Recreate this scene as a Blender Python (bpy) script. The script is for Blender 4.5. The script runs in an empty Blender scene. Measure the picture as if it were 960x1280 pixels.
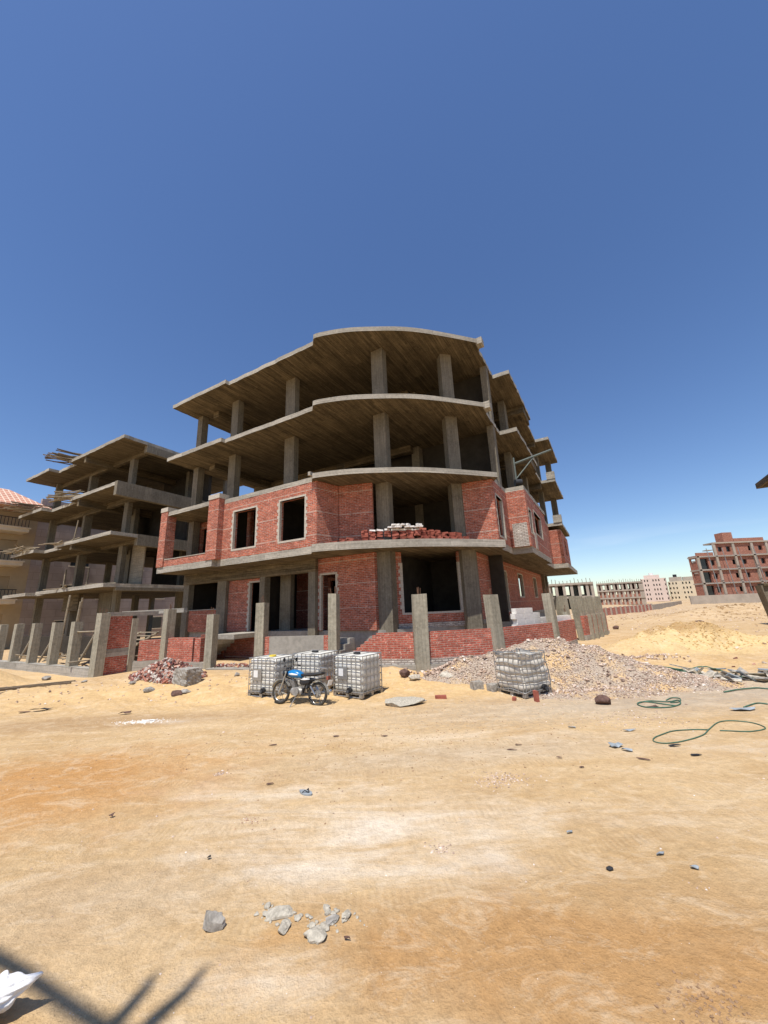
import bpy, math, random
import numpy as np
from mathutils import Vector, Matrix
random.seed(7); np.random.seed(7)
R=math.radians
scene=bpy.context.scene
# ------------------------------------------------------------------ camera
CAMZ=2.5; F=470.0; PITCH=R(14.3); ROLL=R(2.4)
cam_d=bpy.data.cameras.new('camera'); cam=bpy.data.objects.new('camera',cam_d)
scene.collection.objects.link(cam); scene.camera=cam
cam_d.sensor_fit='HORIZONTAL'; cam_d.sensor_width=36.0; cam_d.lens=F/960*36.0
cam_d.clip_start=0.05; cam_d.clip_end=9000
fw=Vector((0,math.cos(PITCH),math.sin(PITCH))); r0=Vector((1,0,0)); u0=r0.cross(fw)
rt=r0*math.cos(ROLL)-u0*math.sin(ROLL); up=u0*math.cos(ROLL)+r0*math.sin(ROLL)
m=Matrix((rt,up,-fw)).transposed().to_4x4(); m.translation=Vector((0,0,CAMZ)); cam.matrix_world=m
scene.render.resolution_x=768; scene.render.resolution_y=1024
# ------------------------------------------------------------------ sky and sun
SUN_AZ=204.0; SUN_EL=66.5      # azimuth clockwise from +Y
world=bpy.data.worlds.new('World'); scene.world=world; world.use_nodes=True
wn=world.node_tree.nodes; wl=world.node_tree.links
bg=wn['Background']; sky=wn.new('ShaderNodeTexSky'); sky.sky_type='NISHITA'; sky.sun_disc=False
sky.sun_elevation=R(SUN_EL); sky.sun_rotation=R(SUN_AZ); sky.altitude=150; sky.air_density=1.0; sky.dust_density=0.35; sky.ozone_density=2.6
hs=wn.new('ShaderNodeHueSaturation'); hs.inputs['Saturation'].default_value=1.14; hs.inputs['Hue'].default_value=.507; hs.inputs['Value'].default_value=1.22; wl.new(sky.outputs[0],hs.inputs['Color']); wl.new(hs.outputs[0],bg.inputs[0]); bg.inputs[1].default_value=0.105
sd=bpy.data.lights.new('sun','SUN'); sd.energy=4.9; sd.angle=R(0.53); sd.color=(1.0,0.955,0.88)
sun=bpy.data.objects.new('sun',sd); scene.collection.objects.link(sun)
SV=Vector((math.sin(R(SUN_AZ))*math.cos(R(SUN_EL)),math.cos(R(SUN_AZ))*math.cos(R(SUN_EL)),math.sin(R(SUN_EL))))
sun.rotation_euler=SV.to_track_quat('Z','Y').to_euler(); sun.location=SV*60
scene.view_settings.view_transform='Standard'; scene.view_settings.look='None'
scene.view_settings.exposure=0.2; scene.view_settings.gamma=1.0
scene.view_settings.use_curve_mapping=False
scene.render.engine='CYCLES'
try:
    scene.cycles.max_bounces=8; scene.cycles.diffuse_bounces=5
except Exception: pass
# ------------------------------------------------------------------ frames of reference
AU,AV=R(-60.6),R(29.4)
U2=np.array([math.sin(AU),math.cos(AU)]); V2=np.array([math.sin(AV),math.cos(AV)]); O2=np.array([-3.3043,16.6009])
def W(u,v): p=O2+U2*u+V2*v; return (float(p[0]),float(p[1]))
ROTU=math.atan2(U2[1],U2[0])
def smooth(a,b,x):
    t=np.clip((x-a)/(b-a),0,1); return t*t*(3-2*t)
_perm=np.random.RandomState(3).rand(256,256)
def vnoise(x,y):
    xi=np.floor(x).astype(int); yi=np.floor(y).astype(int); fx=x-xi; fy=y-yi
    fx=fx*fx*(3-2*fx); fy=fy*fy*(3-2*fy)
    g=lambda i,j:_perm[i&255,j&255]
    return (g(xi,yi)*(1-fx)+g(xi+1,yi)*fx)*(1-fy)+(g(xi,yi+1)*(1-fx)+g(xi+1,yi+1)*fx)*fy-.5
def mound(x,y,cx,cy,rx,ry,h,rot=0,pw=1.0):
    c,s=math.cos(rot),math.sin(rot); dx=(x-cx)*c+(y-cy)*s; dy=-(x-cx)*s+(y-cy)*c
    r=np.sqrt((dx/rx)**2+(dy/ry)**2); return h*np.clip(1-smooth(0,1,r),0,1)**pw
def ground(x,y):
    x=np.asarray(x,float); y=np.asarray(y,float)
    z=.33*smooth(11.6,15.2,y-np.maximum(0,x-6)*.0)
    uu=(x-O2[0])*U2[0]+(y-O2[1])*U2[1]; 
    z=z-.16*smooth(5,9,uu)*smooth(11,15,y)
    d=np.hypot(x,y)
    z=z+.05*vnoise(x*.35,y*.35)*smooth(2,6,d)+.018*vnoise(x*1.3,y*1.3)+.008*vnoise(x*4,y*4)
    band=smooth(10.8,12.2,y)*(1-smooth(15,16.5,y))
    z=z+band*(.16*vnoise(x*.9+5,y*1.3)+.05*vnoise(x*2.7,y*3.1)+.035*vnoise(x*6.7,y*7.1)+.02*vnoise(x*13,y*13))
    z=z+mound(x,y,-16.4,15.6,2.6,1.9,.75)+mound(x,y,-6.1,13.2,1.6,.9,.12)+mound(x,y,.8,12.9,2.2,1.0,.10)
    z=z+mound(x,y,11.4,16.9,3.0,1.9,.55,.2)+mound(x,y,13.6,18.2,3.6,2.0,.95,.1)+mound(x,y,17.0,17.2,3.6,2.0,.35)
    z=z+mound(x,y,33,39,9,5.5,1.0,.6)+mound(x,y,42,44,8,6,1.1,.3)+mound(x,y,26,36,7,4,.3)
    z=z+mound(x,y,9.3,16.4,1.8,1.2,.2)
    near=mound(x,y,12.8,17.4,5.5,3.2,1.)
    z=z+near*(.38*vnoise(x*1.1,y*1.3)+.26*vnoise(x*2.7+4,y*2.9)+.14*vnoise(x*6,y*6)+.06*vnoise(x*12,y*12))
    hill=mound(x,y,35,40,17,12,1.)
    z=z+hill*(.8*vnoise(x*.22+3,y*.3)+.5*vnoise(x*.7,y*.8)+.3*vnoise(x*1.9,y*1.9))
    op=smooth(6,14,x)*smooth(16,24,y)
    z=z+op*(.35*vnoise(x*.12,y*.12)+.14*vnoise(x*.5,y*.5)+.06*vnoise(x*1.4,y*1.4))
    return z
def G(x,y): return float(ground(x,y))
def ray(px,py): return rt*((px-480)/F)-up*((py-640)/F)+fw
def at(px,py,z=None):
    d=ray(px,py)
    if z is not None:
        t=(z-CAMZ)/d.z; return (d.x*t,d.y*t,z)
    z=0.; p=(0,0,0)                           # settle on the terrain
    for i in range(14):
        t=(z-CAMZ)/d.z; p=(d.x*t,d.y*t,z); z=z*.4+.6*G(p[0],p[1])
    return p
# ------------------------------------------------------------------ mesh helpers
class MB:
    def __init__(s): s.v=[]; s.f=[]; s.m=[]
    def add(s,vs,fs,mi=0):
        n=len(s.v); s.v+= [tuple(p) for p in vs]; s.f+=[tuple(i+n for i in f) for f in fs]; s.m+=[mi]*len(fs); return s
    def box(s,c,d,rz=0,mat=None,mi=0,jit=0):
        vs=[]
        for sx in (-.5,.5):
            for sy in (-.5,.5):
                for sz in (-.5,.5):
                    vs.append(Vector((sx*d[0]+random.uniform(-jit,jit),sy*d[1]+random.uniform(-jit,jit),sz*d[2]+random.uniform(-jit,jit))))
        if mat is None: mat=Matrix.Rotation(rz,3,'Z')
        vs=[mat@p+Vector(c) for p in vs]
        return s.add(vs,[(0,1,3,2),(4,6,7,5),(0,4,5,1),(2,3,7,6),(0,2,6,4),(1,5,7,3)],mi)
    def prism(s,poly,z0,z1,mi=0):
        a=sum(poly[i][0]*poly[(i+1)%len(poly)][1]-poly[(i+1)%len(poly)][0]*poly[i][1] for i in range(len(poly)))
        if a<0: poly=poly[::-1]
        n=len(poly); vs=[(p[0],p[1],z0) for p in poly]+[(p[0],p[1],z1) for p in poly]
        fs=[tuple(range(n-1,-1,-1)),tuple(range(n,2*n))]+[(i,(i+1)%n,(i+1)%n+n,i+n) for i in range(n)]
        return s.add(vs,fs,mi)
    def tube(s,pts,r,n=8,mi=0,close=False):
        pts=[Vector(p) for p in pts]; rr=r if isinstance(r,(list,tuple)) else [r]*len(pts)
        rings=[]; N=len(pts)
        for i,p in enumerate(pts):
            if close: t=pts[(i+1)%N]-pts[i-1]
            else: t=pts[min(i+1,N-1)]-pts[max(i-1,0)]
            t.normalize(); a=Vector((0,0,1)) if abs(t.z)<.9 else Vector((1,0,0))
            x=t.cross(a).normalized(); y=x.cross(t).normalized()
            rings.append([p+(x*math.cos(2*math.pi*k/n)+y*math.sin(2*math.pi*k/n))*rr[i] for k in range(n)])
        vs=[q for rg in rings for q in rg]; fs=[]
        for i in range(N if close else N-1):
            j=(i+1)%N
            for k in range(n): fs.append((i*n+k,i*n+(k+1)%n,j*n+(k+1)%n,j*n+k))
        if not close: fs+=[tuple(range(n-1,-1,-1)),tuple(range((N-1)*n,N*n))]
        return s.add(vs,fs,mi)
    def loft(s,secs,n=16,p=2.6,mi=0,axis='x'):
        vs=[];fs=[]
        for (c,hw,hh) in secs:
            for k in range(n):
                a=2*math.pi*k/n; ca,sa=math.cos(a),math.sin(a)
                dx=hw*math.copysign(abs(ca)**(2/p),ca); dz=hh*math.copysign(abs(sa)**(2/p),sa)
                if axis=='x': vs.append((c[0],c[1]+dx,c[2]+dz))
                elif axis=='y': vs.append((c[0]+dx,c[1],c[2]+dz))
                else: vs.append((c[0]+dx,c[1]+dz,c[2]))
        N=len(secs)
        for i in range(N-1):
            for k in range(n): fs.append((i*n+k,i*n+(k+1)%n,(i+1)*n+(k+1)%n,(i+1)*n+k))
        fs+=[tuple(range(n-1,-1,-1)),tuple(range((N-1)*n,N*n))]
        return s.add(vs,fs,mi)
    def cyl(s,c,r,h,axis='z',n=20,mi=0):
        d={'x':Vector((1,0,0)),'y':Vector((0,1,0)),'z':Vector((0,0,1))}[axis]; c=Vector(c)
        return s.tube([c-d*h/2,c+d*h/2],r,n,mi)
    def build(s,name,mat,parent=None,loc=None,smooth=False,rz=0):
        """world coordinates (or local to loc/rz if loc given as 'L')"""
        me=bpy.data.meshes.new(name)
        v=s.v
        o=bpy.data.objects.new(name,me); scene.collection.objects.link(o)
        if parent is not None:
            o.parent=parent
            if not parent.get('_local'):
                off=Vector(parent.get('_w',(0,0,0))); v=[(p[0]-off.x,p[1]-off.y,p[2]-off.z) for p in v]
                o['_w']=tuple(off)
            else: o['_local']=1
        elif loc is not None:
            v=[(p[0]-loc[0],p[1]-loc[1],p[2]-loc[2]) for p in v]; o.location=loc; o['_w']=tuple(loc)
        me.from_pydata(v,[],s.f)
        for mm in (mat if isinstance(mat,(list,tuple)) else [mat]): me.materials.append(mm)
        me.polygons.foreach_set('material_index',s.m)
        if smooth: me.polygons.foreach_set('use_smooth',[True]*len(me.polygons))
        uvmap(me); me.update()
        return o
def uvmap(me):
    uv=me.uv_layers.new(name='UVMap'); d=uv.data
    n=len(me.loops); 
    co=np.zeros(len(me.vertices)*3); me.vertices.foreach_get('co',co); co=co.reshape(-1,3)
    li=np.zeros(n,int); me.loops.foreach_get('vertex_index',li)
    nf=len(me.polygons); no=np.zeros(nf*3); me.polygons.foreach_get('normal',no); no=no.reshape(-1,3)
    tot=np.zeros(nf,int); me.polygons.foreach_get('loop_total',tot); fi=np.repeat(np.arange(nf),tot)
    N=no[fi]; P=co[li]; hor=np.abs(N[:,2])>.7
    h=np.hypot(N[:,0],N[:,1])+1e-9; tx=-N[:,1]/h; ty=N[:,0]/h
    a=P[:,0]*tx+P[:,1]*ty; b=P[:,2]
    a=np.where(hor,P[:,0]*V2[0]+P[:,1]*V2[1],a); b=np.where(hor,P[:,0]*U2[0]+P[:,1]*U2[1],b)
    out=np.stack([a,b],1).astype(np.float32).ravel(); d.foreach_set('uv',out)
def tag(o,label=None,cat=None,group=None,kind=None):
    if label: o['label']=label
    if cat: o['category']=cat
    if group: o['group']=group
    if kind: o['kind']=kind
    return o
def thing(name,label,cat,loc,group=None,rz=0,local=False):
    o=bpy.data.objects.new(name,None); scene.collection.objects.link(o); o.empty_display_size=.2
    o.location=loc; o.rotation_euler=(0,0,rz); o['_w']=tuple(loc)
    if local: o['_local']=1
    return tag(o,label,cat,group)
def wallmb(mb,p0,p1,z0,z1,th,holes=(),mi=0,tooth=0):
    """vertical wall from p0 to p1 (xy, front face on the line, thickness to the left of p0->p1); holes (s0,s1,za,zb)"""
    p0=Vector((p0[0],p0[1],0)); p1=Vector((p1[0],p1[1],0)); L=(p1-p0).length; d=(p1-p0)/L; nrm=Vector((-d.y,d.x,0))
    ss=sorted(set([0,L]+[h[0] for h in holes]+[h[1] for h in holes])); zz=sorted(set([z0,z1]+[h[2] for h in holes]+[h[3] for h in holes]))
    ss=[s for s in ss if 0<=s<=L]; zz=[z for z in zz if z0<=z<=z1]
    def solid(i,j):
        if i<0 or j<0 or i>=len(ss)-1 or j>=len(zz)-1: return False
        a=(ss[i]+ss[i+1])/2; b=(zz[j]+zz[j+1])/2
        return not any(h[0]<a<h[1] and h[2]<b<h[3] for h in holes)
    P=lambda s,z,t:tuple(p0+d*s+nrm*t+Vector((0,0,z)))
    for i in range(len(ss)-1):
        for j in range(len(zz)-1):
            if not solid(i,j): continue
            a,b,c,e=ss[i],ss[i+1],zz[j],zz[j+1]
            mb.add([P(a,c,0),P(b,c,0),P(b,e,0),P(a,e,0)],[(0,1,2,3)],mi)
            mb.add([P(a,c,th),P(b,c,th),P(b,e,th),P(a,e,th)],[(3,2,1,0)],mi)
            if not solid(i-1,j): mb.add([P(a,c,0),P(a,e,0),P(a,e,th),P(a,c,th)],[(0,1,2,3)],mi)
            if not solid(i+1,j): mb.add([P(b,c,0),P(b,c,th),P(b,e,th),P(b,e,0)],[(0,1,2,3)],mi)
            if not solid(i,j-1): mb.add([P(a,c,0),P(a,c,th),P(b,c,th),P(b,c,0)],[(0,1,2,3)],mi)
            if not solid(i,j+1): mb.add([P(a,e,0),P(b,e,0),P(b,e,th),P(a,e,th)],[(0,1,2,3)],mi)
    return mb
# ------------------------------------------------------------------ materials
class NT:
    def __init__(s,name,rough=.85,spec=.3):
        s.mat=bpy.data.materials.new(name); s.mat.use_nodes=True; s.n=s.mat.node_tree.nodes; s.l=s.mat.node_tree.links
        s.b=s.n['Principled BSDF']; s.b.inputs['Roughness'].default_value=rough
        s.b.inputs['Specular IOR Level'].default_value=spec
    def node(s,t,**k):
        n=s.n.new(t)
        for a,b in k.items():
            if a.startswith('i_'): n.inputs[a[2:].replace('_',' ')].default_value=b
            else: setattr(n,a,b)
        return n
    def coord(s,kind='UV',scale=(1,1,1),rot=(0,0,0)):
        t=s.node('ShaderNodeTexCoord'); mp=s.node('ShaderNodeMapping'); mp.inputs['Scale'].default_value=scale; mp.inputs['Rotation'].default_value=rot
        s.l.new(t.outputs[kind],mp.inputs[0]); return mp.outputs[0]
    def noise(s,vec,scale,detail=4,rough=.6,dist=0):
        n=s.node('ShaderNodeTexNoise'); n.inputs['Scale'].default_value=scale; n.inputs['Detail'].default_value=detail
        n.inputs['Roughness'].default_value=rough; n.inputs['Distortion'].default_value=dist; s.l.new(vec,n.inputs['Vector']); return n.outputs['Fac']
    def ramp(s,fac,stops,interp='LINEAR'):
        r=s.node('ShaderNodeValToRGB'); cr=r.color_ramp; cr.interpolation=interp
        while len(cr.elements)<len(stops): cr.elements.new(.5)
        for e,(p,c) in zip(cr.elements,stops):
            e.position=p; e.color=(c,c,c,1) if isinstance(c,(int,float)) else (*c,1)
        s.l.new(fac,r.inputs[0]); return r.outputs[0]
    def mix(s,fac,a,b,mode='MIX'):
        m=s.node('ShaderNodeMix',data_type='RGBA',blend_type=mode)
        for i,x in ((0,fac),(6,a),(7,b)):
            if isinstance(x,(int,float)): m.inputs[i].default_value=x
            elif isinstance(x,tuple): m.inputs[i].default_value=(*x,1)
            else: s.l.new(x,m.inputs[i])
        return m.outputs[2]
    def math(s,op,a,b=0.,c=0.):
        m=s.node('ShaderNodeMath',operation=op)
        for i,x in enumerate((a,b,c)):
            if isinstance(x,(int,float)): m.inputs[i].default_value=x
            else: s.l.new(x,m.inputs[i])
        return m.outputs[0]
    def bump(s,h,strength=.4,dist=.02,prev=None):
        b=s.node('ShaderNodeBump'); b.inputs['Strength'].default_value=strength; b.inputs['Distance'].default_value=dist
        s.l.new(h,b.inputs['Height']); 
        if prev is not None: s.l.new(prev,b.inputs['Normal'])
        s.l.new(b.outputs[0],s.b.inputs['Normal']); return b.outputs[0]
    def out(s,c):
        if isinstance(c,tuple): s.b.inputs['Base Color'].default_value=(*c,1)
        else: s.l.new(c,s.b.inputs['Base Color'])
        return s.mat
def concrete(name,base=(.33,.30,.25),dark=(.20,.18,.15),boards='h',streak=.35,plank=.14,lo=.62):
    t=NT(name,.9,.2); rot=(0,0,0) if boards=='h' else (0,0,math.pi/2)
    v=t.coord('UV',rot=rot); ob=t.coord('Object')
    br=t.node('ShaderNodeTexBrick'); t.l.new(v,br.inputs['Vector'])
    br.inputs['Scale'].default_value=1; br.inputs['Brick Width'].default_value=2.9; br.inputs['Row Height'].default_value=plank; br.inputs['Mortar Size'].default_value=.006
    br.inputs['Color1'].default_value=(1,1,1,1); br.inputs['Color2'].default_value=(lo,lo,lo,1); br.inputs['Mortar'].default_value=(.35,.35,.35,1); br.inputs['Bias'].default_value=0
    n1=t.noise(ob,.9,6,.65); n2=t.noise(ob,9,5,.7)
    sv=t.coord('UV',scale=(.7,14,1) if boards=='h' else (14,.7,1))
    if boards=='v': br.inputs['Color2'].default_value=(.8,.8,.8,1); br.inputs['Mortar'].default_value=(.6,.6,.6,1)
    n3=t.noise(sv,1.3,3,.6)
    c=t.mix(t.ramp(n1,[(.3,0.),(.7,1.)]),dark,base)
    c=t.mix(t.ramp(n2,[(.35,0.),(.75,.6)]),c,tuple(min(1,x*1.45) for x in base))
    c=t.mix(streak,c,t.mix(1.0,c,t.ramp(n3,[(.3,.45),(.7,1.25)]),'MULTIPLY'))
    c=t.mix(.75,c,br.outputs['Color'],'MULTIPLY')
    h=t.math('ADD',t.math('MULTIPLY',br.outputs['Color'],.5),t.math('MULTIPLY',n2,.6)); h=t.math('ADD',h,t.math('MULTIPLY',n3,.5))
    t.bump(h,.5,.015); return t.out(c)
def brick(name,c1=(.52,.14,.075),c2=(.28,.065,.038),mortar=(.42,.31,.25),bw=.25,rh=.078,white=.16,band=True,ms=.011,dist=0):
    t=NT(name,.88,.2); v=t.coord('UV'); ob=t.coord('Object')
    # a little wobble so that courses are not ruler straight
    wn_=t.node('ShaderNodeTexNoise'); wn_.inputs['Scale'].default_value=3; t.l.new(v,wn_.inputs['Vector'])
    vs=t.node('ShaderNodeVectorMath',operation='SCALE'); t.l.new(wn_.outputs['Color'],vs.inputs[0]); vs.inputs[3].default_value=.035
    va=t.node('ShaderNodeVectorMath',operation='ADD'); t.l.new(v,va.inputs[0]); t.l.new(vs.outputs[0],va.inputs[1]); vv=va.outputs[0]
    br=t.node('ShaderNodeTexBrick'); t.l.new(vv,br.inputs['Vector']); br.inputs['Scale'].default_value=1
    br.inputs['Brick Width'].default_value=bw; br.inputs['Row Height'].default_value=rh; br.inputs['Mortar Size'].default_value=ms; br.inputs['Mortar Smooth'].default_value=.2
    br.inputs['Color1'].default_value=(*c1,1); br.inputs['Color2'].default_value=(*c2,1); br.inputs['Mortar'].default_value=(*mortar,1)
    n1=t.noise(ob,1.1,5,.7); n2=t.noise(v,11,4,.7); n4=t.noise(t.coord('UV',scale=(4,13,1)),1.0,2,.5)
    c=t.mix(t.ramp(n4,[(.62,0.),(.70,.75)]),br.outputs['Color'],tuple(min(1,x*1.5+.12) for x in c1))
    c=t.mix(t.ramp(n1,[(.3,.45),(.65,0.)]),c,tuple(x*.55 for x in c1),'MIX')
    c=t.mix(t.ramp(n2,[(.57,0.),(.68,white*5)]),c,(.60,.44,.36)); n5=t.noise(v,3.2,5,.75); c=t.mix(.55,c,t.mix(1.,c,t.ramp(n5,[(.3,.4),(.68,1.45)]),'MULTIPLY'))
    if band:
        sx=t.node('ShaderNodeSeparateXYZ'); t.l.new(v,sx.inputs[0])
        fr=t.math('FRACT',t.math('DIVIDE',t.math('ADD',sx.outputs[1],t.math('MULTIPLY',n1,.02)),1.08))
        mk=t.math('MULTIPLY',t.math('LESS_THAN',fr,.026),t.ramp(n2,[(.3,.15),(.5,.85)]))
        c=t.mix(mk,c,(.52,.45,.38))
    t.bump(t.math('ADD',t.math('MULTIPLY',br.outputs['Fac'],-1.),t.math('MULTIPLY',n2,.5)),.6,.012)
    return t.out(c)
def plain(name,col,rough=.6,spec=.4,metal=0,var=.25,scale=8,bump=.0,trans=0):
    t=NT(name,rough,spec); ob=t.coord('Object'); n=t.noise(ob,scale,5,.65)
    c=t.mix(t.ramp(n,[(.3,0.),(.7,1.)]),tuple(x*(1-var) for x in col),tuple(min(1,x*(1+var)) for x in col))
    t.b.inputs['Metallic'].default_value=metal
    if trans: t.b.inputs['Transmission Weight'].default_value=trans
    if bump: t.bump(n,bump,.01)
    return t.out(c)
M={}
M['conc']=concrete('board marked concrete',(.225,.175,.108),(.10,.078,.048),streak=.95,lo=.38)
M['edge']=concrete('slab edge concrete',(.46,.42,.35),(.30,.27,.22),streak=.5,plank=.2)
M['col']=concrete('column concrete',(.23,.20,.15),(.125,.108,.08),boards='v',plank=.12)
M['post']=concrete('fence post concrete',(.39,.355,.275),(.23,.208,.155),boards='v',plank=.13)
M['foot']=concrete('grey footing concrete',(.40,.37,.32),(.27,.25,.21),plank=.25)
M['render']=plain('grey cement render',(.30,.28,.245),.95,.1,var=.2,scale=5,bump=.3)
M['brick']=brick('red brickwork')
M['brickshade']=brick('shade-toned red brickwork',(.30,.085,.055),(.17,.042,.03),(.22,.17,.14),white=.08)  # darker copy of the red brick, shade put into its colour
M['brickf']=brick('fence brickwork',(.53,.135,.085),(.34,.075,.05),(.42,.30,.24),band=False,white=.22)
M['lime']=brick('white lime brickwork',(.60,.55,.48),(.50,.45,.39),(.25,.2,.17),band=False,ms=.02,white=.05)
M['lime2']=plain('white jamb mortar',(.47,.42,.35),.95,.1,var=.22,scale=14,bump=.4)
M['redbrick']=plain('loose red brick',(.30,.095,.065),.9,.2,var=.35,scale=6,bump=.4)
M['whiteblk']=plain('white block',(.74,.71,.66),.9,.2,var=.12,scale=9,bump=.3)
M['inner']=plain('shade-darkened inner blockwork',(.05,.043,.035),.95,.1,0,.25,2,.4)  # near-black colour stands in for deep interior shade
M['rock']=plain('grey rock',(.30,.275,.24),.95,.2,var=.45,scale=14,bump=1.0)
M['chunk']=plain('dusty concrete chunk',(.40,.36,.29),.95,.1,0,.35,30,1.0)
M['rockl']=plain('pale concrete rubble',(.46,.41,.33),.95,.2,var=.4,scale=12,bump=1.0)
M['brownrock']=plain('brown rock',(.12,.07,.055),.9,.2,var=.4,scale=10,bump=.8)
M['wood']=concrete('weathered timber',(.42,.35,.25),(.24,.19,.13),plank=.06)
M['woodd']=concrete('dark timber',(.20,.15,.10),(.12,.09,.06),plank=.06)
M['steel']=plain('dull galvanised steel',(.36,.35,.33),.5,.5,.7,.2,20)
M['rebar']=plain('rusty bar',(.15,.08,.05),.9,.2,0,.3,20)
M['black']=plain('black plastic',(.02,.02,.022),.55,.4,0,.3,20)
M['rubber']=plain('dusty tyre rubber',(.055,.05,.043),.85,.2,0,.4,18)
M['chrome']=plain('dusty chrome',(.5,.49,.46),.28,.5,.9,.12,20)
M['alu']=plain('dusty engine alloy',(.34,.32,.29),.55,.5,.6,.3,25)
M['blue']=plain('blue paint',(.008,.17,.42),.28,.5,0,.15,6)
M['white']=plain('white paint',(.75,.75,.73),.4,.4,0,.06,6)
M['seat']=plain('black vinyl',(.028,.027,.027),.5,.4,0,.3,15)
M['hose']=plain('green hose',(.055,.13,.085),.5,.4,0,.35,8)
M['greyplastic']=plain('grey blue plastic scrap',(.27,.30,.32),.6,.4,0,.3,9)
M['cloth']=plain('white crumpled cloth',(.74,.73,.72),.8,.2,0,.08,28,1.0)
M['cream']=plain('cream paint',(.62,.53,.38),.9,.1,0,.06,.5)
M['pink']=plain('pale pink paint',(.62,.50,.43),.9,.1,0,.05,.3)
M['ochre']=plain('ochre plaster',(.44,.34,.22),.9,.1,0,.1,.8)
M['trim']=plain('cream trim',(.66,.57,.44),.9,.1,0,.08,2)
M['dark']=plain('dark glass and room shade',(.02,.022,.025),.15,.5,0,.2,3)  # glass on the villa, painted room shade on the far buildings
M['yellow']=plain('yellow cap',(.75,.55,.06),.5,.4,0,.1,9)
M['drum']=plain('blue grey drum',(.20,.25,.30),.5,.4,0,.2,6)
def stone():
    t=NT('grey pink block wall',.92,.1); v=t.coord('UV'); br=t.node('ShaderNodeTexBrick'); t.l.new(v,br.inputs['Vector']); br.inputs['Scale'].default_value=1
    br.inputs['Brick Width'].default_value=1.6; br.inputs['Row Height'].default_value=.75; br.inputs['Mortar Size'].default_value=.012
    br.inputs['Color1'].default_value=(.43,.35,.31,1); br.inputs['Color2'].default_value=(.37,.30,.265,1); br.inputs['Mortar'].default_value=(.25,.2,.18,1)
    n=t.noise(t.coord('Object'),.8,4); c=t.mix(.4,br.outputs['Color'],t.mix(1.,br.outputs['Color'],t.ramp(n,[(.3,.6),(.7,1.1)]),'MULTIPLY')); return t.out(c)
M['stone']=stone()
def tiles():
    t=NT('orange roof tiles',.8,.2); v=t.coord('UV'); br=t.node('ShaderNodeTexBrick'); t.l.new(v,br.inputs['Vector']); br.inputs['Scale'].default_value=1
    br.inputs['Brick Width'].default_value=.42; br.inputs['Row Height'].default_value=.5; br.inputs['Mortar Size'].default_value=.05; br.offset=0
    br.inputs['Color1'].default_value=(.52,.25,.17,1); br.inputs['Color2'].default_value=(.42,.19,.13,1); br.inputs['Mortar'].default_value=(.72,.55,.42,1)
    t.bump(br.outputs['Fac'],.6,.04); return t.out(br.outputs['Color'])
M['tiles']=tiles()
def tankplastic(name,base,dirt):
    t=NT(name,.5,.35); ob=t.coord('Object'); n=t.noise(ob,3,5,.65); n2=t.noise(ob,14,4,.7)
    sx=t.node('ShaderNodeSeparateXYZ'); t.l.new(ob,sx.inputs[0])
    c=t.mix(t.ramp(n,[(.35,0.),(.75,.8)]),base,dirt); c=t.mix(t.ramp(n2,[(.6,0.),(.8,.5)]),c,tuple(x*.7 for x in dirt))
    lev=t.math('ADD',sx.outputs[2],t.math('MULTIPLY',n,.12)); c=t.mix(t.ramp(lev,[(.28,.75),(.36,0.)]),c,tuple(x*.62 for x in dirt))
    t.b.inputs['Subsurface Weight'].default_value=.0
    return t.out(c)
M['tank']=tankplastic('milky tank plastic',(.74,.73,.68),(.52,.49,.40))
M['tankg']=tankplastic('weathered grey tank plastic',(.64,.60,.53),(.42,.38,.31))
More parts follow.
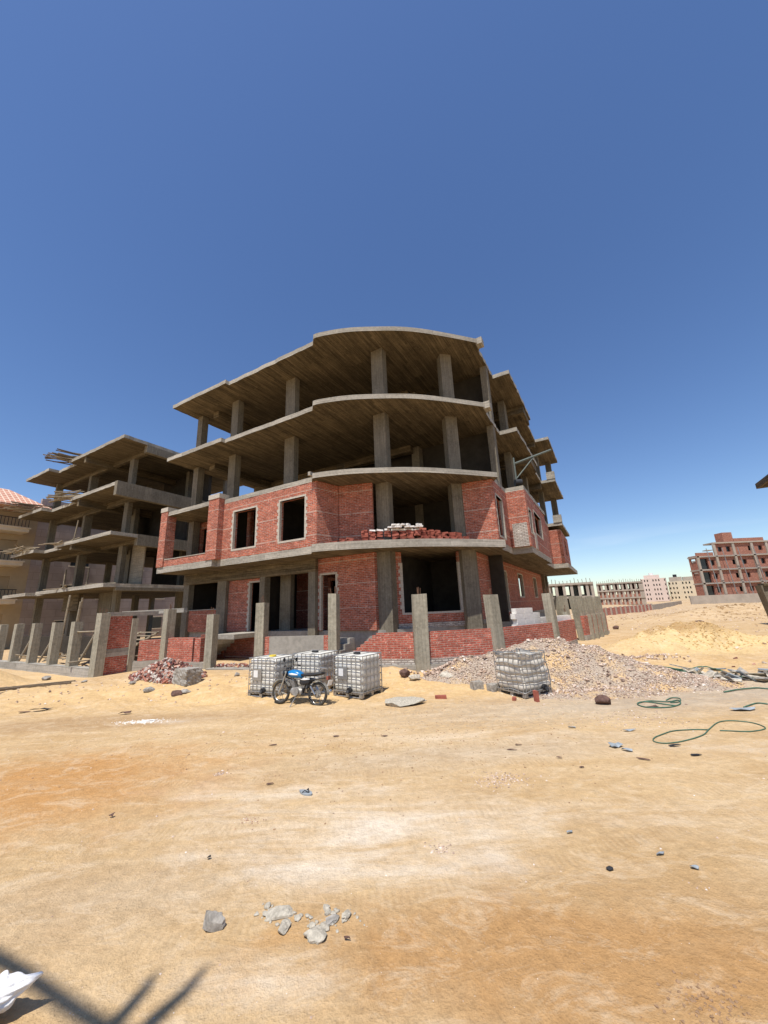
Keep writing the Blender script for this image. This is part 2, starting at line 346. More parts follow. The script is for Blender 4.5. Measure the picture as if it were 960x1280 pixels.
# ------------------------------------------------------------------ sand ground
def sand():
    t=NT('sandy ground',.97,.08); P=t.coord('Object')
    sx=t.node('ShaderNodeSeparateXYZ'); t.l.new(P,sx.inputs[0]); X,Y=sx.outputs[0],sx.outputs[1]
    nb=t.noise(P,.35,6,.62,.4); nm=t.noise(P,1.6,6,.68,.3); nf=t.noise(P,9,6,.72); nff=t.noise(P,55,3,.6); st=t.noise(t.coord('Object',scale=(.35,1.7,1),rot=(0,0,.15)),1.1,6,.7,.6)
    c=t.mix(t.ramp(nb,[(.35,0.),(.65,1.)]),(.465,.305,.15),(.56,.395,.215))
    c=t.mix(t.ramp(st,[(.42,0.),(.68,.6)]),c,(.62,.465,.285))
    def ell(cx,cy,rx,ry,amp=.9,lo=.75,hi=1.25,rot=0,nz=None):
        ca,sa=math.cos(rot),math.sin(rot)
        dx=t.math('SUBTRACT',X,cx); dy=t.math('SUBTRACT',Y,cy)
        a=t.math('DIVIDE',t.math('ADD',t.math('MULTIPLY',dx,ca),t.math('MULTIPLY',dy,sa)),rx)
        b=t.math('DIVIDE',t.math('SUBTRACT',t.math('MULTIPLY',dy,ca),t.math('MULTIPLY',dx,sa)),ry)
        d=t.math('SQRT',t.math('ADD',t.math('MULTIPLY',a,a),t.math('MULTIPLY',b,b)))
        d=t.math('ADD',d,t.math('MULTIPLY',t.math('SUBTRACT',nm if nz is None else nz,.5),amp))
        return t.ramp(t.math('DIVIDE',d,2.),[(lo/2,1.),(hi/2,0.)])
    S=lambda f,k:t.math('MULTIPLY',f,k)
    # fresh yellow sand beside the building
    c=t.mix(S(ell(-2,13.3,15,1.9,1.3,.5,1.3),.8),c,(.62,.42,.20))
    c=t.mix(S(ell(13.6,17.5,5.2,2.3,.7,.7,1.2,.1),.85),c,(.66,.49,.25)); c=t.mix(S(t.math('MULTIPLY',ell(13.2,18.1,2.2,.85,1.2,nz=nf),t.ramp(nf,[(.35,.5),(.6,1.)])),1.),c,(.36,.22,.10))
    c=t.mix(S(ell(-16,16,3.5,2.5,.5),.9),c,(.62,.43,.22))
    # damp orange soil
    c=t.mix(S(ell(-5.8,6.7,3.0,1.5,1.6,.45,1.4,.15),.85),c,(.48,.25,.09))
    c=t.mix(S(ell(-7.2,10.4,4.0,.7,1.0,.6,1.2,.05),.6),c,(.36,.23,.12))
    c=t.mix(S(ell(1.5,3.42,2.2,.62,1.5,.55,1.4,-.1),.9),c,(.42,.235,.095))
    c=t.mix(S(ell(2.2,4.1,1.6,.4,1.6,.4,1.4,-.2),.6),c,(.44,.28,.135))
    c=t.mix(S(ell(-1.0,3.7,.26,.10,1.4,.4,1.3),.6),c,(.50,.29,.12))
    # pale lime dust
    for a in ((-.5,5.3,1.9,.8,.7),(-.4,4.55,1.2,.3,.55),(-1.9,6.3,1.4,.25,.35),(.7,4.35,.9,.22,.35),(5.6,7.1,.9,.2,.45),(-5.7,10.3,.7,.18,.9),(1.2,8.2,3.2,.35,.3),(-1,3.4,.5,.2,.4),(2.4,5.4,1.6,.25,.3)):
        c=t.mix(S(S(ell(a[0],a[1],a[2],a[3],2.6,.05,1.5,-.1,nf if a[2]<1 else nm),t.ramp(st,[(.40,.15),(.62,1.)])),a[4]),c,(.74,.66,.55))
    # grey cement dust and gravel spill
    c=t.mix(S(ell(6.2,10.2,5.4,1.1,2.0,.3,1.5,.1,nf),.6),c,(.42,.365,.30))
    c=t.mix(S(ell(13,11.5,6,1.5,1.4,.6,1.3,.1,nf),.5),c,(.40,.35,.29))
    c=t.mix(S(ell(1.3,7.4,3.5,.5,2.0,.2,1.5,.1,nm),.35),c,(.42,.37,.31))
    c=t.mix(S(ell(-2.7,4.3,1.6,.5,1.8,.2,1.5,.1),.25),c,(.45,.375,.29))
    far=t.ramp(t.math('DIVIDE',Y,200.),[(.10,0.),(.25,.5)]); c=t.mix(far,c,t.mix(t.ramp(nm,[(.42,0.),(.60,1.)]),(.38,.25,.14),(.58,.45,.31)))
    c=t.mix(.55,c,t.mix(1.,c,t.ramp(nf,[(.25,.62),(.7,1.22)]),'MULTIPLY'))
    c=t.mix(.22,c,t.mix(1.,c,t.ramp(nff,[(.3,.45),(.7,1.3)]),'MULTIPLY'))
    # thin pale crust with broken edges, darker scuffs
    cr=t.noise(t.coord('Object',scale=(.8,1.5,1)),1.9,9,.78,.8); c=t.mix(S(t.ramp(cr,[(.50,0.),(.62,1.)]),.38),c,(.68,.55,.39))
    cr2=t.noise(t.coord('Object',scale=(.6,1.6,1),rot=(0,0,.3)),1.2,9,.8,.9); c=t.mix(S(t.ramp(cr2,[(.50,0.),(.68,1.)]),.42),c,(.40,.26,.135))
    # old tyre ruts running along the track
    ruts=None
    for (k0,k1,k2) in ((5.35,.05,.012),(6.75,.05,.012),(7.9,-.06,.004),(9.25,-.06,.004),(4.15,.22,.0),(10.0,.03,.01)):
        yy=t.math('ADD',t.math('ADD',k0,t.math('MULTIPLY',X,k1)),t.math('MULTIPLY',t.math('MULTIPLY',X,X),k2)); dd=t.math('ABSOLUTE',t.math('ADD',t.math('SUBTRACT',Y,yy),t.math('MULTIPLY',t.math('SUBTRACT',nb,.5),.7)))
        q=t.ramp(dd,[(.07,1.),(.15,0.)]); ruts=q if ruts is None else t.math('MAXIMUM',ruts,q)
    tw=t.node('ShaderNodeTexWave',wave_type='BANDS',bands_direction='X'); tw.inputs['Scale'].default_value=4.5; tw.inputs['Distortion'].default_value=3; t.l.new(P,tw.inputs['Vector'])
    rutm=t.math('MULTIPLY',ruts,t.ramp(nm,[(.42,0.),(.58,1.)])); c=t.mix(S(rutm,.16),c,t.mix(tw.outputs['Fac'],(.40,.27,.15),(.62,.48,.31)))
    vo=t.node('ShaderNodeTexVoronoi'); vo.inputs['Scale'].default_value=22; t.l.new(P,vo.inputs['Vector'])
    sp=t.ramp(vo.outputs['Distance'],[(.07,1.),(.13,0.)]); c=t.mix(S(t.math('MULTIPLY',sp,t.ramp(nm,[(.5,0.),(.62,1.)])),.6),c,(.25,.2,.16))
    # tyre tracks and grain relief
    w=t.node('ShaderNodeTexWave',wave_type='BANDS',bands_direction='X'); w.inputs['Scale'].default_value=2.2; w.inputs['Distortion'].default_value=2.5; w.inputs['Detail'].default_value=2; w.inputs['Detail Scale'].default_value=.6
    t.l.new(t.coord('Object',rot=(0,0,.9)),w.inputs['Vector'])
    tr=S(w.outputs['Fac'],t.math('MULTIPLY',ell(1.1,3.6,.8,.4,1.2),.12))
    h=t.math('ADD',t.math('ADD',t.math('ADD',S(nm,1.1),t.math('ADD',S(cr,.25),t.math('MULTIPLY',rutm,S(tw.outputs['Fac'],-.13)))),S(nf,.8)),t.math('ADD',S(nff,.18),tr))
    t.bump(h,.9,.05); return t.out(c)
M['sand']=sand()
def gravelmat():
    t=NT('gravel stones',.9,.15); g=t.node('ShaderNodeNewGeometry')
    c=t.ramp(g.outputs['Random Per Island'],[(0.,(.22,.15,.115)),(.25,(.38,.28,.215)),(.5,(.48,.35,.265)),(.75,(.56,.44,.35)),(.93,(.66,.56,.48)),(1.,(.74,.68,.6))])
    return t.out(c)
M['gravel']=gravelmat()
def rubblemat():
    t=NT('brick rubble',.9,.15); g=t.node('ShaderNodeNewGeometry')
    c=t.ramp(g.outputs['Random Per Island'],[(0.,(.20,.085,.07)),(.3,(.36,.15,.105)),(.5,(.46,.26,.19)),(.62,(.45,.38,.32)),(.88,(.62,.56,.5)),(1.,(.25,.21,.18))],'CONSTANT')
    return t.out(c)
M['rubble']=rubblemat()
M['clod']=plain('brown clods',(.30,.19,.11),.95,.1,0,.3,20,.6)
M['sandclod']=plain('sand clods',(.52,.36,.17),.95,.1,0,.3,6,.6)
M['hoist']=plain('dark green grey steel',(.13,.15,.13),.6,.4,.2,.25,10)
M['excav']=plain('excavated brown sand',(.36,.24,.13),.95,.1,0,.3,3,.6)
# ------------------------------------------------------------------ terrain
def make_ground():
    rad=np.concatenate([np.geomspace(.4,9,95),np.linspace(9.06,26,270)[1:],np.geomspace(26.1,120,110)[1:],np.geomspace(123,6000,36)])
    ang=np.concatenate([np.linspace(-62,62,560),np.linspace(64,298,70)[0:-1]])
    ang=np.radians(ang); na,nr=len(ang),len(rad)
    A,Rr=np.meshgrid(ang,rad); x=Rr*np.sin(A); y=Rr*np.cos(A); z=ground(x,y)
    z=np.where(Rr>400,.33,z)
    co=np.stack([x,y,z],-1).reshape(-1,3)
    me=bpy.data.meshes.new('ground'); idx=np.arange(nr*na).reshape(nr,na)
    a=idx[:-1,:]; b=idx[1:,:]; a2=np.roll(idx,-1,1)[:-1,:]; b2=np.roll(idx,-1,1)[1:,:]
    q=np.stack([a,b,b2,a2],-1).reshape(-1,4)
    q=q[:, ::-1]
    co=np.vstack([co,[[0,0,G(0,0)]]]); c=len(co)-1
    tri=[(int(idx[0,i]),int(idx[0,(i+1)%na]),c) for i in range(na)]
    me.from_pydata(co.tolist(),[],[tuple(map(int,f)) for f in q]+tri)
    me.update()
    # make sure the sheet faces up
    n=np.zeros(len(me.polygons)*3); me.polygons.foreach_get('normal',n)
    if n.reshape(-1,3)[:,2].mean()<0: me.flip_normals()
    me.polygons.foreach_set('use_smooth',[True]*len(me.polygons)); me.materials.append(M['sand'])
    o=bpy.data.objects.new('ground',me); scene.collection.objects.link(o); o['kind']='structure'; return o
make_ground()
# ------------------------------------------------------------------ main building
def WP(pts): return [W(u,v) for u,v in pts]
def catmull(pts,k=4):
    out=[]
    P=[pts[0]]+list(pts)+[pts[-1]]
    for i in range(1,len(P)-2):
        for j in range(k):
            t=j/k; a,b,c,d=[np.array(P[i+q]) for q in (-1,0,1,2)]
            out.append(tuple(.5*((2*b)+(c-a)*t+(2*a-5*b+4*c-d)*t*t+(3*b-a-3*c+d)*t**3)))
    out.append(tuple(pts[-1])); return out
def rough_poly(poly,step=.8,j=.012,keep=()):
    out=[]
    for i in range(len(poly)):
        a=np.array(poly[i]); b=np.array(poly[(i+1)%len(poly)]); L=np.linalg.norm(b-a); n=max(1,int(L/step)); 
        for k in range(n):
            p=a+(b-a)*k/n; 
            if 0<k: p=p+np.random.uniform(-j,j,2)
            out.append(tuple(p))
    return out
CURVE=catmull([(0,0),(-.34,-.36),(-1.2,-.16),(-2.2,.24),(-3.28,.86),(-4.3,1.52),(-5.2,2.28),(-6.4,3.52),(-7.45,4.68)],4)
CURVE=[(0,0)]+[c for c in CURVE if c[0]<=-.33]
def outline(vend=26.3,jut=8.2,lu=11.65,lv=-.25):
    return [(lu,11),(lu,lv),(6.45,lv),(6.45,0)]+CURVE+[(-7.15,5.2),(-7.15,jut),(-8.12,jut),(-8.2,15.2),(-7.85,15.2),(-7.85,19.7),(-8.9,19.7),(-8.95,vend),(2,vend),(2,11)]
def box_uv(mb,u0,u1,v0,v1,z0,z1,mi=0): mb.prism(WP([(u0,v0),(u1,v0),(u1,v1),(u0,v1)]),z0,z1,mi); return mb
def wall_u(mb,v,u0,u1,z0,z1,th=.25,holes=(),mi=0):     # faces -V ; u0>u1 ; holes (uhi,ulo,za,zb)
    return wallmb(mb,W(u0,v),W(u1,v),z0,z1,th,[(u0-h[0],u0-h[1],h[2],h[3]) for h in holes],mi)
def wall_v(mb,u,v0,v1,z0,z1,th=.25,holes=(),mi=0):     # faces -U ; v0<v1
    return wallmb(mb,W(u,v0),W(u,v1),z0,z1,th,[(h[0]-v0,h[1]-v0,h[2],h[3]) for h in holes],mi)
def jamb(mb,p0,p1,s0,s1,za,zb,w=.10,bottom=True,top=True,side=(1,1)):
    """toothed pale mortar surround round an opening of wall p0->p1, 12 mm proud"""
    a=Vector((*p0,0)); b=Vector((*p1,0)); d=(b-a).normalized(); n=Vector((-d.y,d.x,0)); rz=math.atan2(d.y,d.x)
    def bx(sa,sb,z0,z1):
        c=a+d*(sa+sb)/2+n*(.06); mb.box((c.x,c.y,(z0+z1)/2),(sb-sa,.145,z1-z0),rz)
    z=za; k=0
    while z<zb-.01:
        h=min(.16,zb-z); e=w*(1.45 if k%2 else .85)*random.uniform(.85,1.15)
        if side[0]: bx(s0-e,s0+.015,z,z+h-.004)
        if side[1]: bx(s1-.015,s1+e,z,z+h-.004)
        z+=h; k+=1
    if bottom: bx(s0-w*.7,s1+w*.7,za-.09,za)
    if top: bx(s0-w*.7,s1+w*.7,zb,zb+.09)
MBG=thing('unfinished_building','large grey concrete frame building with curved slabs and red brick lower storeys',"building",(*W(0,4),.4))
LV=dict(roof=15.98,s2=12.24,s3=8.56,s4=5.3)
def slab(name,zt,th,poly,parent,mat=None):
    mb=MB(); P=rough_poly(WP(poly),.33,.024); mb.prism(P,zt-th,zt)
    # fascia faces get the paler edge concrete
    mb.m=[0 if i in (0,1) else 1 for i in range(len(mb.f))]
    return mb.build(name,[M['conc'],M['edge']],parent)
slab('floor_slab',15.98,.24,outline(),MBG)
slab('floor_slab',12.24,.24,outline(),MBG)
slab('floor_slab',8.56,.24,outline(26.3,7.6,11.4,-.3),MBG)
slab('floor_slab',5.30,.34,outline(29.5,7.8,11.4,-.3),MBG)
# ground floor plate and plinth
mb=MB(); mb.prism(WP([(11.4,11),(11.4,1.72),(-2.5,1.72),(-5.6,4.7),(-5.8,5),(-5.8,28.5),(2,28.5),(2,11)]),.1,1.58); mb.build('plinth',M['render'],MBG)
# columns
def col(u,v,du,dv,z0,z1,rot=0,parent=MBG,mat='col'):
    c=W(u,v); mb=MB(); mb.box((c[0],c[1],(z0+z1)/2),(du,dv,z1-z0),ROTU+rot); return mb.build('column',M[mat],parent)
GR=[(-2.55,2.3,.68,.42,0),(-5.35,4.62,.62,.5,.75),(3.0,1.75,.72,.36,0),(7.55,1.6,.6,.42,0),(11.15,1.65,.5,.45,0),(-6.95,6.9,.35,.5,0),
    (3,6.6,.7,.4,0),(7.6,6.6,.5,.5,0),(11.1,6.8,.4,.6,0),(-2.3,7.2,.5,.7,0),(-6.9,11.5,.4,.8,0),(-6.9,17.2,.4,.7,0),(-7.4,22.5,.4,.7,0),(-8.1,25.8,.5,.5,0),(-2.5,12,.5,.5,0),(7.6,10.6,.5,.4,0),(11.1,10.6,.4,.4,0)]
for (z0,z1) in ((8.56,12.0),(12.24,15.74)):
    for g in GR: col(g[0],g[1],g[2],g[3],z0,z1,g[4])
for g in (GR[0],GR[1],GR[4],GR[6],GR[7],GR[8],GR[9],GR[10],GR[13]): col(g[0],g[1],g[2],g[3],5.3,8.32,g[4])
col(-2.62,2.08,.72,.5,1.0,4.96); col(-5.62,4.5,.7,.55,1.0,4.96,.75); col(-5.75,5.0,.3,.5,1.58,4.96)
col(-6.0,28.7,.35,.5,.3,4.96); col(-6.0,26.6,.35,.4,1.58,4.96)
col(11.15,1.65,.5,.36,.4,4.34); col(7.82,1.62,.74,.36,.4,4.34); col(4.54,1.6,.36,.4,1.58,4.34); col(1.18,1.62,.44,.4,1.0,4.34); col(3.9,2.6,.75,.3,1.58,4.96)
# down-stand beams of the upper decks and the right wing
for zt in (15.74,12.0):
    for (u0,u1,v0,v1,h) in ((-5.2,-8.1,12.6,12.95,.5),(-8.1,-7.8,12.95,15.0,.5),(-5.2,-7.8,19.4,19.72,.5),(11.3,-2.2,6.4,6.8,.42),(9.5,10.0,1.6,10.9,.4)):
        mb=MB(); box_uv(mb,u0,u1,v0,v1,zt-h,zt+.02); mb.build('beam',M['conc'],MBG)
for zt in (12.24,8.56):
    mb=MB(); box_uv(mb,-8.93,-8.3,19.66,20.1,zt+.005,zt+.62); mb.build('upstand',M['edge'],MBG)
for zt in (15.98,12.24):
    mb=MB(); box_uv(mb,-7.52,-7.2,4.5,4.95,zt-.30,zt+.06); mb.build('upstand',M['edge'],MBG)
mb=MB(); box_uv(mb,-.02,-.16,-.3,.02,8.55,8.72); mb.build('upstand',M['edge'],MBG)
mb=MB(); box_uv(mb,11.4,.95,1.42,1.74,4.34,4.965); mb.build('beam',M['conc'],MBG)
# inner walls that close the depth of each deck, near-black to paint its shade
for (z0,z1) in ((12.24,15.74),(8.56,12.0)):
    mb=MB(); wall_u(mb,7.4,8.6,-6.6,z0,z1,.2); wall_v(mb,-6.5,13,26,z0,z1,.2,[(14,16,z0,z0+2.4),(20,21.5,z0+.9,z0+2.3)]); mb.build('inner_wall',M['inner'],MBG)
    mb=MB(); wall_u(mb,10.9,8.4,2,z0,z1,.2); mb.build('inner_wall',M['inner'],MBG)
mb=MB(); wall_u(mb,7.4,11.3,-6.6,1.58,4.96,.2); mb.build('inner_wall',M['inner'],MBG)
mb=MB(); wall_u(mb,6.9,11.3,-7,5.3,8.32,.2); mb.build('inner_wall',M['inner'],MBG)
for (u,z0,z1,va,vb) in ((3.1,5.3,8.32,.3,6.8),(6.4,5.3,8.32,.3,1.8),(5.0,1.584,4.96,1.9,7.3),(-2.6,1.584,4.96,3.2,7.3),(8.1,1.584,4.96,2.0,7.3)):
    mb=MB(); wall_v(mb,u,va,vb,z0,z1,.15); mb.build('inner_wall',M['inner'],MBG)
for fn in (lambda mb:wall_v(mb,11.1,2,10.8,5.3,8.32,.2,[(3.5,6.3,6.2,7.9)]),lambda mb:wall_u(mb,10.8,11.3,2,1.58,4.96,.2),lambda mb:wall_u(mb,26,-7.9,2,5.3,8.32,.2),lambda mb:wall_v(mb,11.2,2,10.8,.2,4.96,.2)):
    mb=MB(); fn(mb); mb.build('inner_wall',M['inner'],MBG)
# --- first floor brickwork
mb=MB(); wall_u(mb,.0,6.12,-.3,5.3,8.318,.25,[(5.3,3.62,5.74,7.72),(2.0,.4,5.74,7.72)])
w=mb.build('brick_wall',M['brick'],MBG)
mb=MB(); jamb(mb,W(6.12,0),W(-.3,0),6.12-5.3,6.12-3.62,5.74,7.72); mb.build('window_surround',M['lime2'],w)
mb=MB(); jamb(mb,W(6.12,0),W(-.3,0),6.12-2.0,6.12-.4,5.74,7.72); mb.build('window_surround',M['lime2'],w)
mb=MB(); wallmb(mb,W(-.302,.0),W(-.60,1.25),5.3,8.318,.2); wallmb(mb,W(-.61,1.26),W(-2.2,1.75),5.3,8.318,.2); mb.build('brick_wall',M['brick'],MBG)
mb=MB(); wallmb(mb,W(-5.7,4.55),W(-7.12,4.78),5.3,8.318,.2); mb.build('brick_wall',M['brick'],MBG)
mb=MB(); wall_v(mb,-7.15,4.79,7.6,5.3,8.318,.22,[(5.15,6.45,5.62,7.62)]); w=mb.build('brick_wall',M['brick'],MBG)
mb=MB(); jamb(mb,W(-7.15,4.79),W(-7.15,7.6),.36,1.66,5.62,7.62); mb.build('window_surround',M['lime2'],w)
mb=MB(); wall_u(mb,7.6,-7.16,-8.14,5.3,8.318,.22); mb.build('brick_wall',M['brick'],MBG)
mb=MB(); wall_u(mb,7.575,-7.3,-8.05,5.3,6.55,.024); mb.build('lime_brick_patch',M['lime'],MBG)
mb=MB(); wall_v(mb,-8.15,7.83,15.2,5.3,8.318,.22,[(8.05,8.85,6.1,7.35),(9.9,12.7,6.3,7.6)]); w=mb.build('brick_wall',M['brick'],MBG)
mb=MB(); jamb(mb,W(-8.15,7.83),W(-8.15,15.2),.22,1.02,6.1,7.35); mb.build('window_surround',M['lime2'],w)
mb=MB(); jamb(mb,W(-8.15,7.83),W(-8.15,15.2),2.07,4.87,6.3,7.6); mb.build('window_surround',M['lime2'],w)
mb=MB(); wall_v(mb,-8.175,9.0,9.75,5.3,6.2,.024); mb.build('lime_brick_patch',M['lime2'],MBG)
mb=MB(); wall_v(mb,-7.85,15.2,19.7,5.3,8.318,.22,[(16.2,18,6.3,7.6)]); wall_v(mb,-8.7,19.7,26.2,5.3,8.0,.22,[(22,23.5,6.2,7.5)]); wall_u(mb,19.7,-7.86,-8.7,5.3,8.0,.22); mb.build('brick_wall',M['brick'],MBG)
# balcony at the left end
for (u0,u1) in ((11.45,10.8),(6.98,6.13)):
    mb=MB(); box_uv(mb,u0,u1,-.34,.22,5.305,8.6); w=mb.build('brick_pier',M['brick'],MBG)
    mb=MB(); box_uv(mb,u0+.03,u1-.03,-.37,.25,8.6,8.86); mb.build('pier_cap',M['lime2'],w)
mb=MB(); box_uv(mb,10.78,7.0,-.28,-.08,5.302,5.68); w=mb.build('balcony_parapet',M['brick'],MBG)
mb=MB(); box_uv(mb,10.78,7.0,-.30,-.06,5.682,5.73); mb.build('coping',M['edge'],w)
mb=MB(); wall_u(mb,2.0,11.35,6.3,5.3,8.318,.2,[(10.9,10.0,5.3,7.9),(8.6,7.5,5.3,7.7)]); mb.build('brick_wall',M['brick'],MBG)
# --- ground floor brickwork
mb=MB(); wall_u(mb,1.6,10.9,8.2,1.584,2.78,.22); mb.build('brick_wall',M['brick'],MBG)
mb=MB(); wall_u(mb,1.55,10.9,8.2,2.78,2.84,.3); mb.build('window_sill',M['edge'],MBG)
mb=MB(); wall_u(mb,1.64,7.44,4.74,1.584,4.33,.2,[(5.72,4.72,1.5,4.12)]); w=mb.build('brick_wall',M['brick'],MBG)
mb=MB(); jamb(mb,W(7.44,1.64),W(4.74,1.64),7.44-5.72,2.7,1.6,4.12,.12,False,True,(1,0)); mb.build('door_surround',M['lime2'],w)
mb=MB(); wall_u(mb,4.2,4.7,.9,1.584,4.96,.2,[(2.2,1.2,1.5,4.1)]); mb.build('brick_wall',M['brickshade'],MBG)
mb=MB(); wall_v(mb,.95,1.9,4.2,1.584,4.96,.15,[(2.4,3.4,1.5,4.1)]); mb.build('brick_wall',M['brickshade'],MBG)
mb=MB(); wall_u(mb,1.62,.955,-2.28,1.584,4.955,.22,[(.77,-.12,1.5,4.15)]); w=mb.build('brick_wall',M['brick'],MBG)
mb=MB(); jamb(mb,W(.955,1.62),W(-2.28,1.62),.185,1.075,1.6,4.15,.11,False,True); mb.build('door_surround',M['lime2'],w)
a,b=W(-2.95,2.35),W(-5.35,4.35)
L=math.dist(a,b)
mb=MB(); wallmb(mb,a,b,1.584,4.955,.2,[(.28,L-.12,2.25,4.47),(.28,L-.12,4.46,4.96)]); w=mb.build('brick_wall',M['brick'],MBG)
mb=MB(); jamb(mb,a,b,.30,L-.14,2.25,4.47,.13,True,False); mb.build('window_surround',M['lime2'],w)
mb=MB(); aa=W(-2.95,2.33);bb=W(-5.35,4.33); wallmb(mb,aa,bb,1.59,1.8,.02); mb.build('lime_course',M['lime'],w)
mb=MB(); wall_v(mb,-5.9,5.2,26.4,1.584,4.955,.22,[(8.7,11.3,2.05,4.34),(15.0,16.6,2.9,4.42),(21.5,22.9,2.9,4.45)]); w=mb.build('brick_wall',M['brick'],MBG)
for (q0,q1,za,zb) in ((8.7,11.3,2.05,4.34),(15.0,16.6,2.9,4.42),(21.5,22.9,2.9,4.45)):
    mb=MB(); jamb(mb,W(-5.9,5.2),W(-5.9,26.4),q0-5.2,q1-5.2,za,zb,.16); mb.build('window_surround',M['lime2'],w)
mb=MB(); wall_v(mb,-5.93,5.2,26.4,1.59,1.78,.028); mb.build('lime_course',M['edge'],w)
# entrance landing and stairs
mb=MB(); box_uv(mb,5.95,4.4,-.3,1.6,1.36,1.575); mb.build('landing',M['edge'],MBG)
mb=MB()
for k in range(6):
    z=1.40-k*.18; box_uv(mb,5.97+k*.28,5.97+(k+1)*.28,-.3,1.1,z-.34,z)
mb.build('stair_flight',M['foot'],MBG)
mb=MB(); wall_u(mb,1.0,6.8,4.45,.2,1.358,.2); mb.build('brick_wall',M['brickshade'],MBG)
mb=MB()
for k in range(4): box_uv(mb,-.55-k*.05,-1.75,.35-.32*k,.69-.32*k,.25,1.36-k*.2)
mb.build('stair_flight',M['foot'],MBG)
# ------------------------------------------------------------------ loose bricks along the curved first-floor edge
BRK=MB(); BRK.box((0,0,0),(.25,.12,.07),0,None,0,.004); _tmp=BRK.build('brick',M['redbrick']); brickme=_tmp.data
brickw=brickme.copy(); brickw.materials.clear(); brickw.materials.append(M['whiteblk'])
bpy.data.objects.remove(_tmp)
def brick_at(p,rz,me=brickme,label='',group='',rx=0,ry=0,s=1,nm='brick'):
    o=bpy.data.objects.new(nm,me); scene.collection.objects.link(o); o.location=p; o.rotation_euler=(rx,ry,rz); o.scale=(s,s,s)
    return tag(o,label,'brick',group)
inner=[c for c in CURVE if -6.6<c[0]<-.9]
cum=[0]
for i in range(1,len(inner)): cum.append(cum[-1]+math.dist(inner[i],inner[i-1]))
def oncurve(s):
    for i in range(1,len(inner)):
        if cum[i]>=s: t=(s-cum[i-1])/(cum[i]-cum[i-1]); a=np.array(inner[i-1]); b=np.array(inner[i]); p=a+(b-a)*t; d=(b-a)/np.linalg.norm(b-a); return p,d
    return np.array(inner[-1]),(np.array(inner[-1])-np.array(inner[-2]))/1.
TOT=cum[-1]
def heap_profile(s):
    f=s/TOT; return 1 if f<.10 else (2 if f<.16 else (1 if f<.22 else (6 if f<.66 else (5 if f<.76 else (4 if f<.92 else 2)))))
for row in range(6):
    s=.05
    while s<TOT:
        if heap_profile(s)>row and random.random()<.95:
            p,d=oncurve(s); nrm=np.array([d[1],-d[0]]); 
            if nrm[1]<0: nrm=-nrm
            q=p+nrm*(.25+random.uniform(-.05,.05)+.05*row); x,y=W(*q); dw=U2*d[0]+V2*d[1]
            top=row==heap_profile(s)-1; wht=(row==5 and .30<s/TOT<.62)
            brick_at((x,y,5.30+.045+row*.092),math.atan2(dw[1],dw[0])+random.gauss(0,.45),brickw if wht else brickme,
              'white brick on top of the brick row on the curved first floor edge' if wht else 'loose red brick in the long row on the curved first floor edge','loose bricks on the curved first floor edge',rx=random.gauss(0,.12),ry=random.gauss(0,.12),s=random.uniform(1.0,1.25))
        s+=.335
for k in range(24):
    p,d=oncurve(TOT*random.uniform(.40,.60)); x,y=W(p[0],p[1]+.36); brick_at((x,y,5.30+.045+.092*random.choice((6,6,7))),random.uniform(0,3),brickw,'white brick on top of the brick row on the curved first floor edge','loose bricks on the curved first floor edge')
# ------------------------------------------------------------------ hoist on the second deck
hx,hy=W(-7.75,8.0)
H=thing('hoist','grey green winch post with slanting boom on the second deck corner','hoist',(hx,hy,8.56))
e=W(-9.6,9.6); f_=W(-7.9,8.1)
mb=MB(); mb.tube([(hx,hy,8.56),(hx,hy,10.35)],.05); mb.build('post',M['hoist'],H)
mb=MB(); mb.tube([(hx,hy,10.0),(e[0],e[1],10.95)],.06); mb.build('boom',M['hoist'],H)
mb=MB(); mb.tube([(hx,hy,9.1),((hx+e[0])/2,(hy+e[1])/2,10.4)],.035); mb.tube([(hx,hy,8.7),(*W(-6.6,8.8),8.6)],.04); mb.build('strut',M['hoist'],H)
mb=MB(); mb.cyl((hx+.05,hy-.1,8.85),.2,.35,'x'); mb.build('winch_drum',M['black'],H)
x,y=W(-2.0,2.9)
mb=MB(); mb.loft([((x,y,8.56),.27,.27),((x,y,8.9),.29,.29),((x,y,9.3),.28,.28),((x,y,9.38),.24,.24)],20,2,axis='z'); o=mb.build('drum',M['drum'],loc=(x,y,8.56),smooth=True); tag(o,'blue grey plastic drum behind the column on the second deck','drum')
# ------------------------------------------------------------------ left frame building
LB=thing('unfinished_building','bare grey concrete frame building left of the brick one, timber lying on its decks','building',(*W(18.5,2),.2))
c0=18.5
def lout(front=0,ext=0,back=13): return [(c0,back),(c0,.2),(c0+.1,.2),(c0+8.9+ext,.2),(c0+8.9+ext,.75),(c0+12.3,.75),(c0+12.3,.0),(c0+17.3,.0),(c0+17.3,back)]
for zt,th,ex in ((16.0,.26,0),(12.3,.26,-1.4),(8.57,.26,0),(4.93,.26,2)):
    slab('floor_slab',zt,th,lout(0,ex),LB)
LCOL=[(21.4,2.5,.75,.4),(28.4,2.6,.5,.7),(34.4,2.2,.45,.6),(21.4,7.5,.5,.6),(28.4,7.5,.6,.5),(34.4,7.5,.4,.6),(21.4,12.4,.5,.5),(28.4,12.4,.5,.5),(34.4,12.4,.5,.5),(19.0,9.8,.4,.8)]
for z0,z1 in ((.1,4.67),(4.93,8.31),(8.57,12.04),(12.3,15.74)):
    for g in LCOL:
        c=W(g[0],g[1]); mb=MB(); mb.box((*c,(z0+z1)/2),(g[2]*.8,g[3]*.85,z1-z0),ROTU); mb.build('column',M['col'],LB)
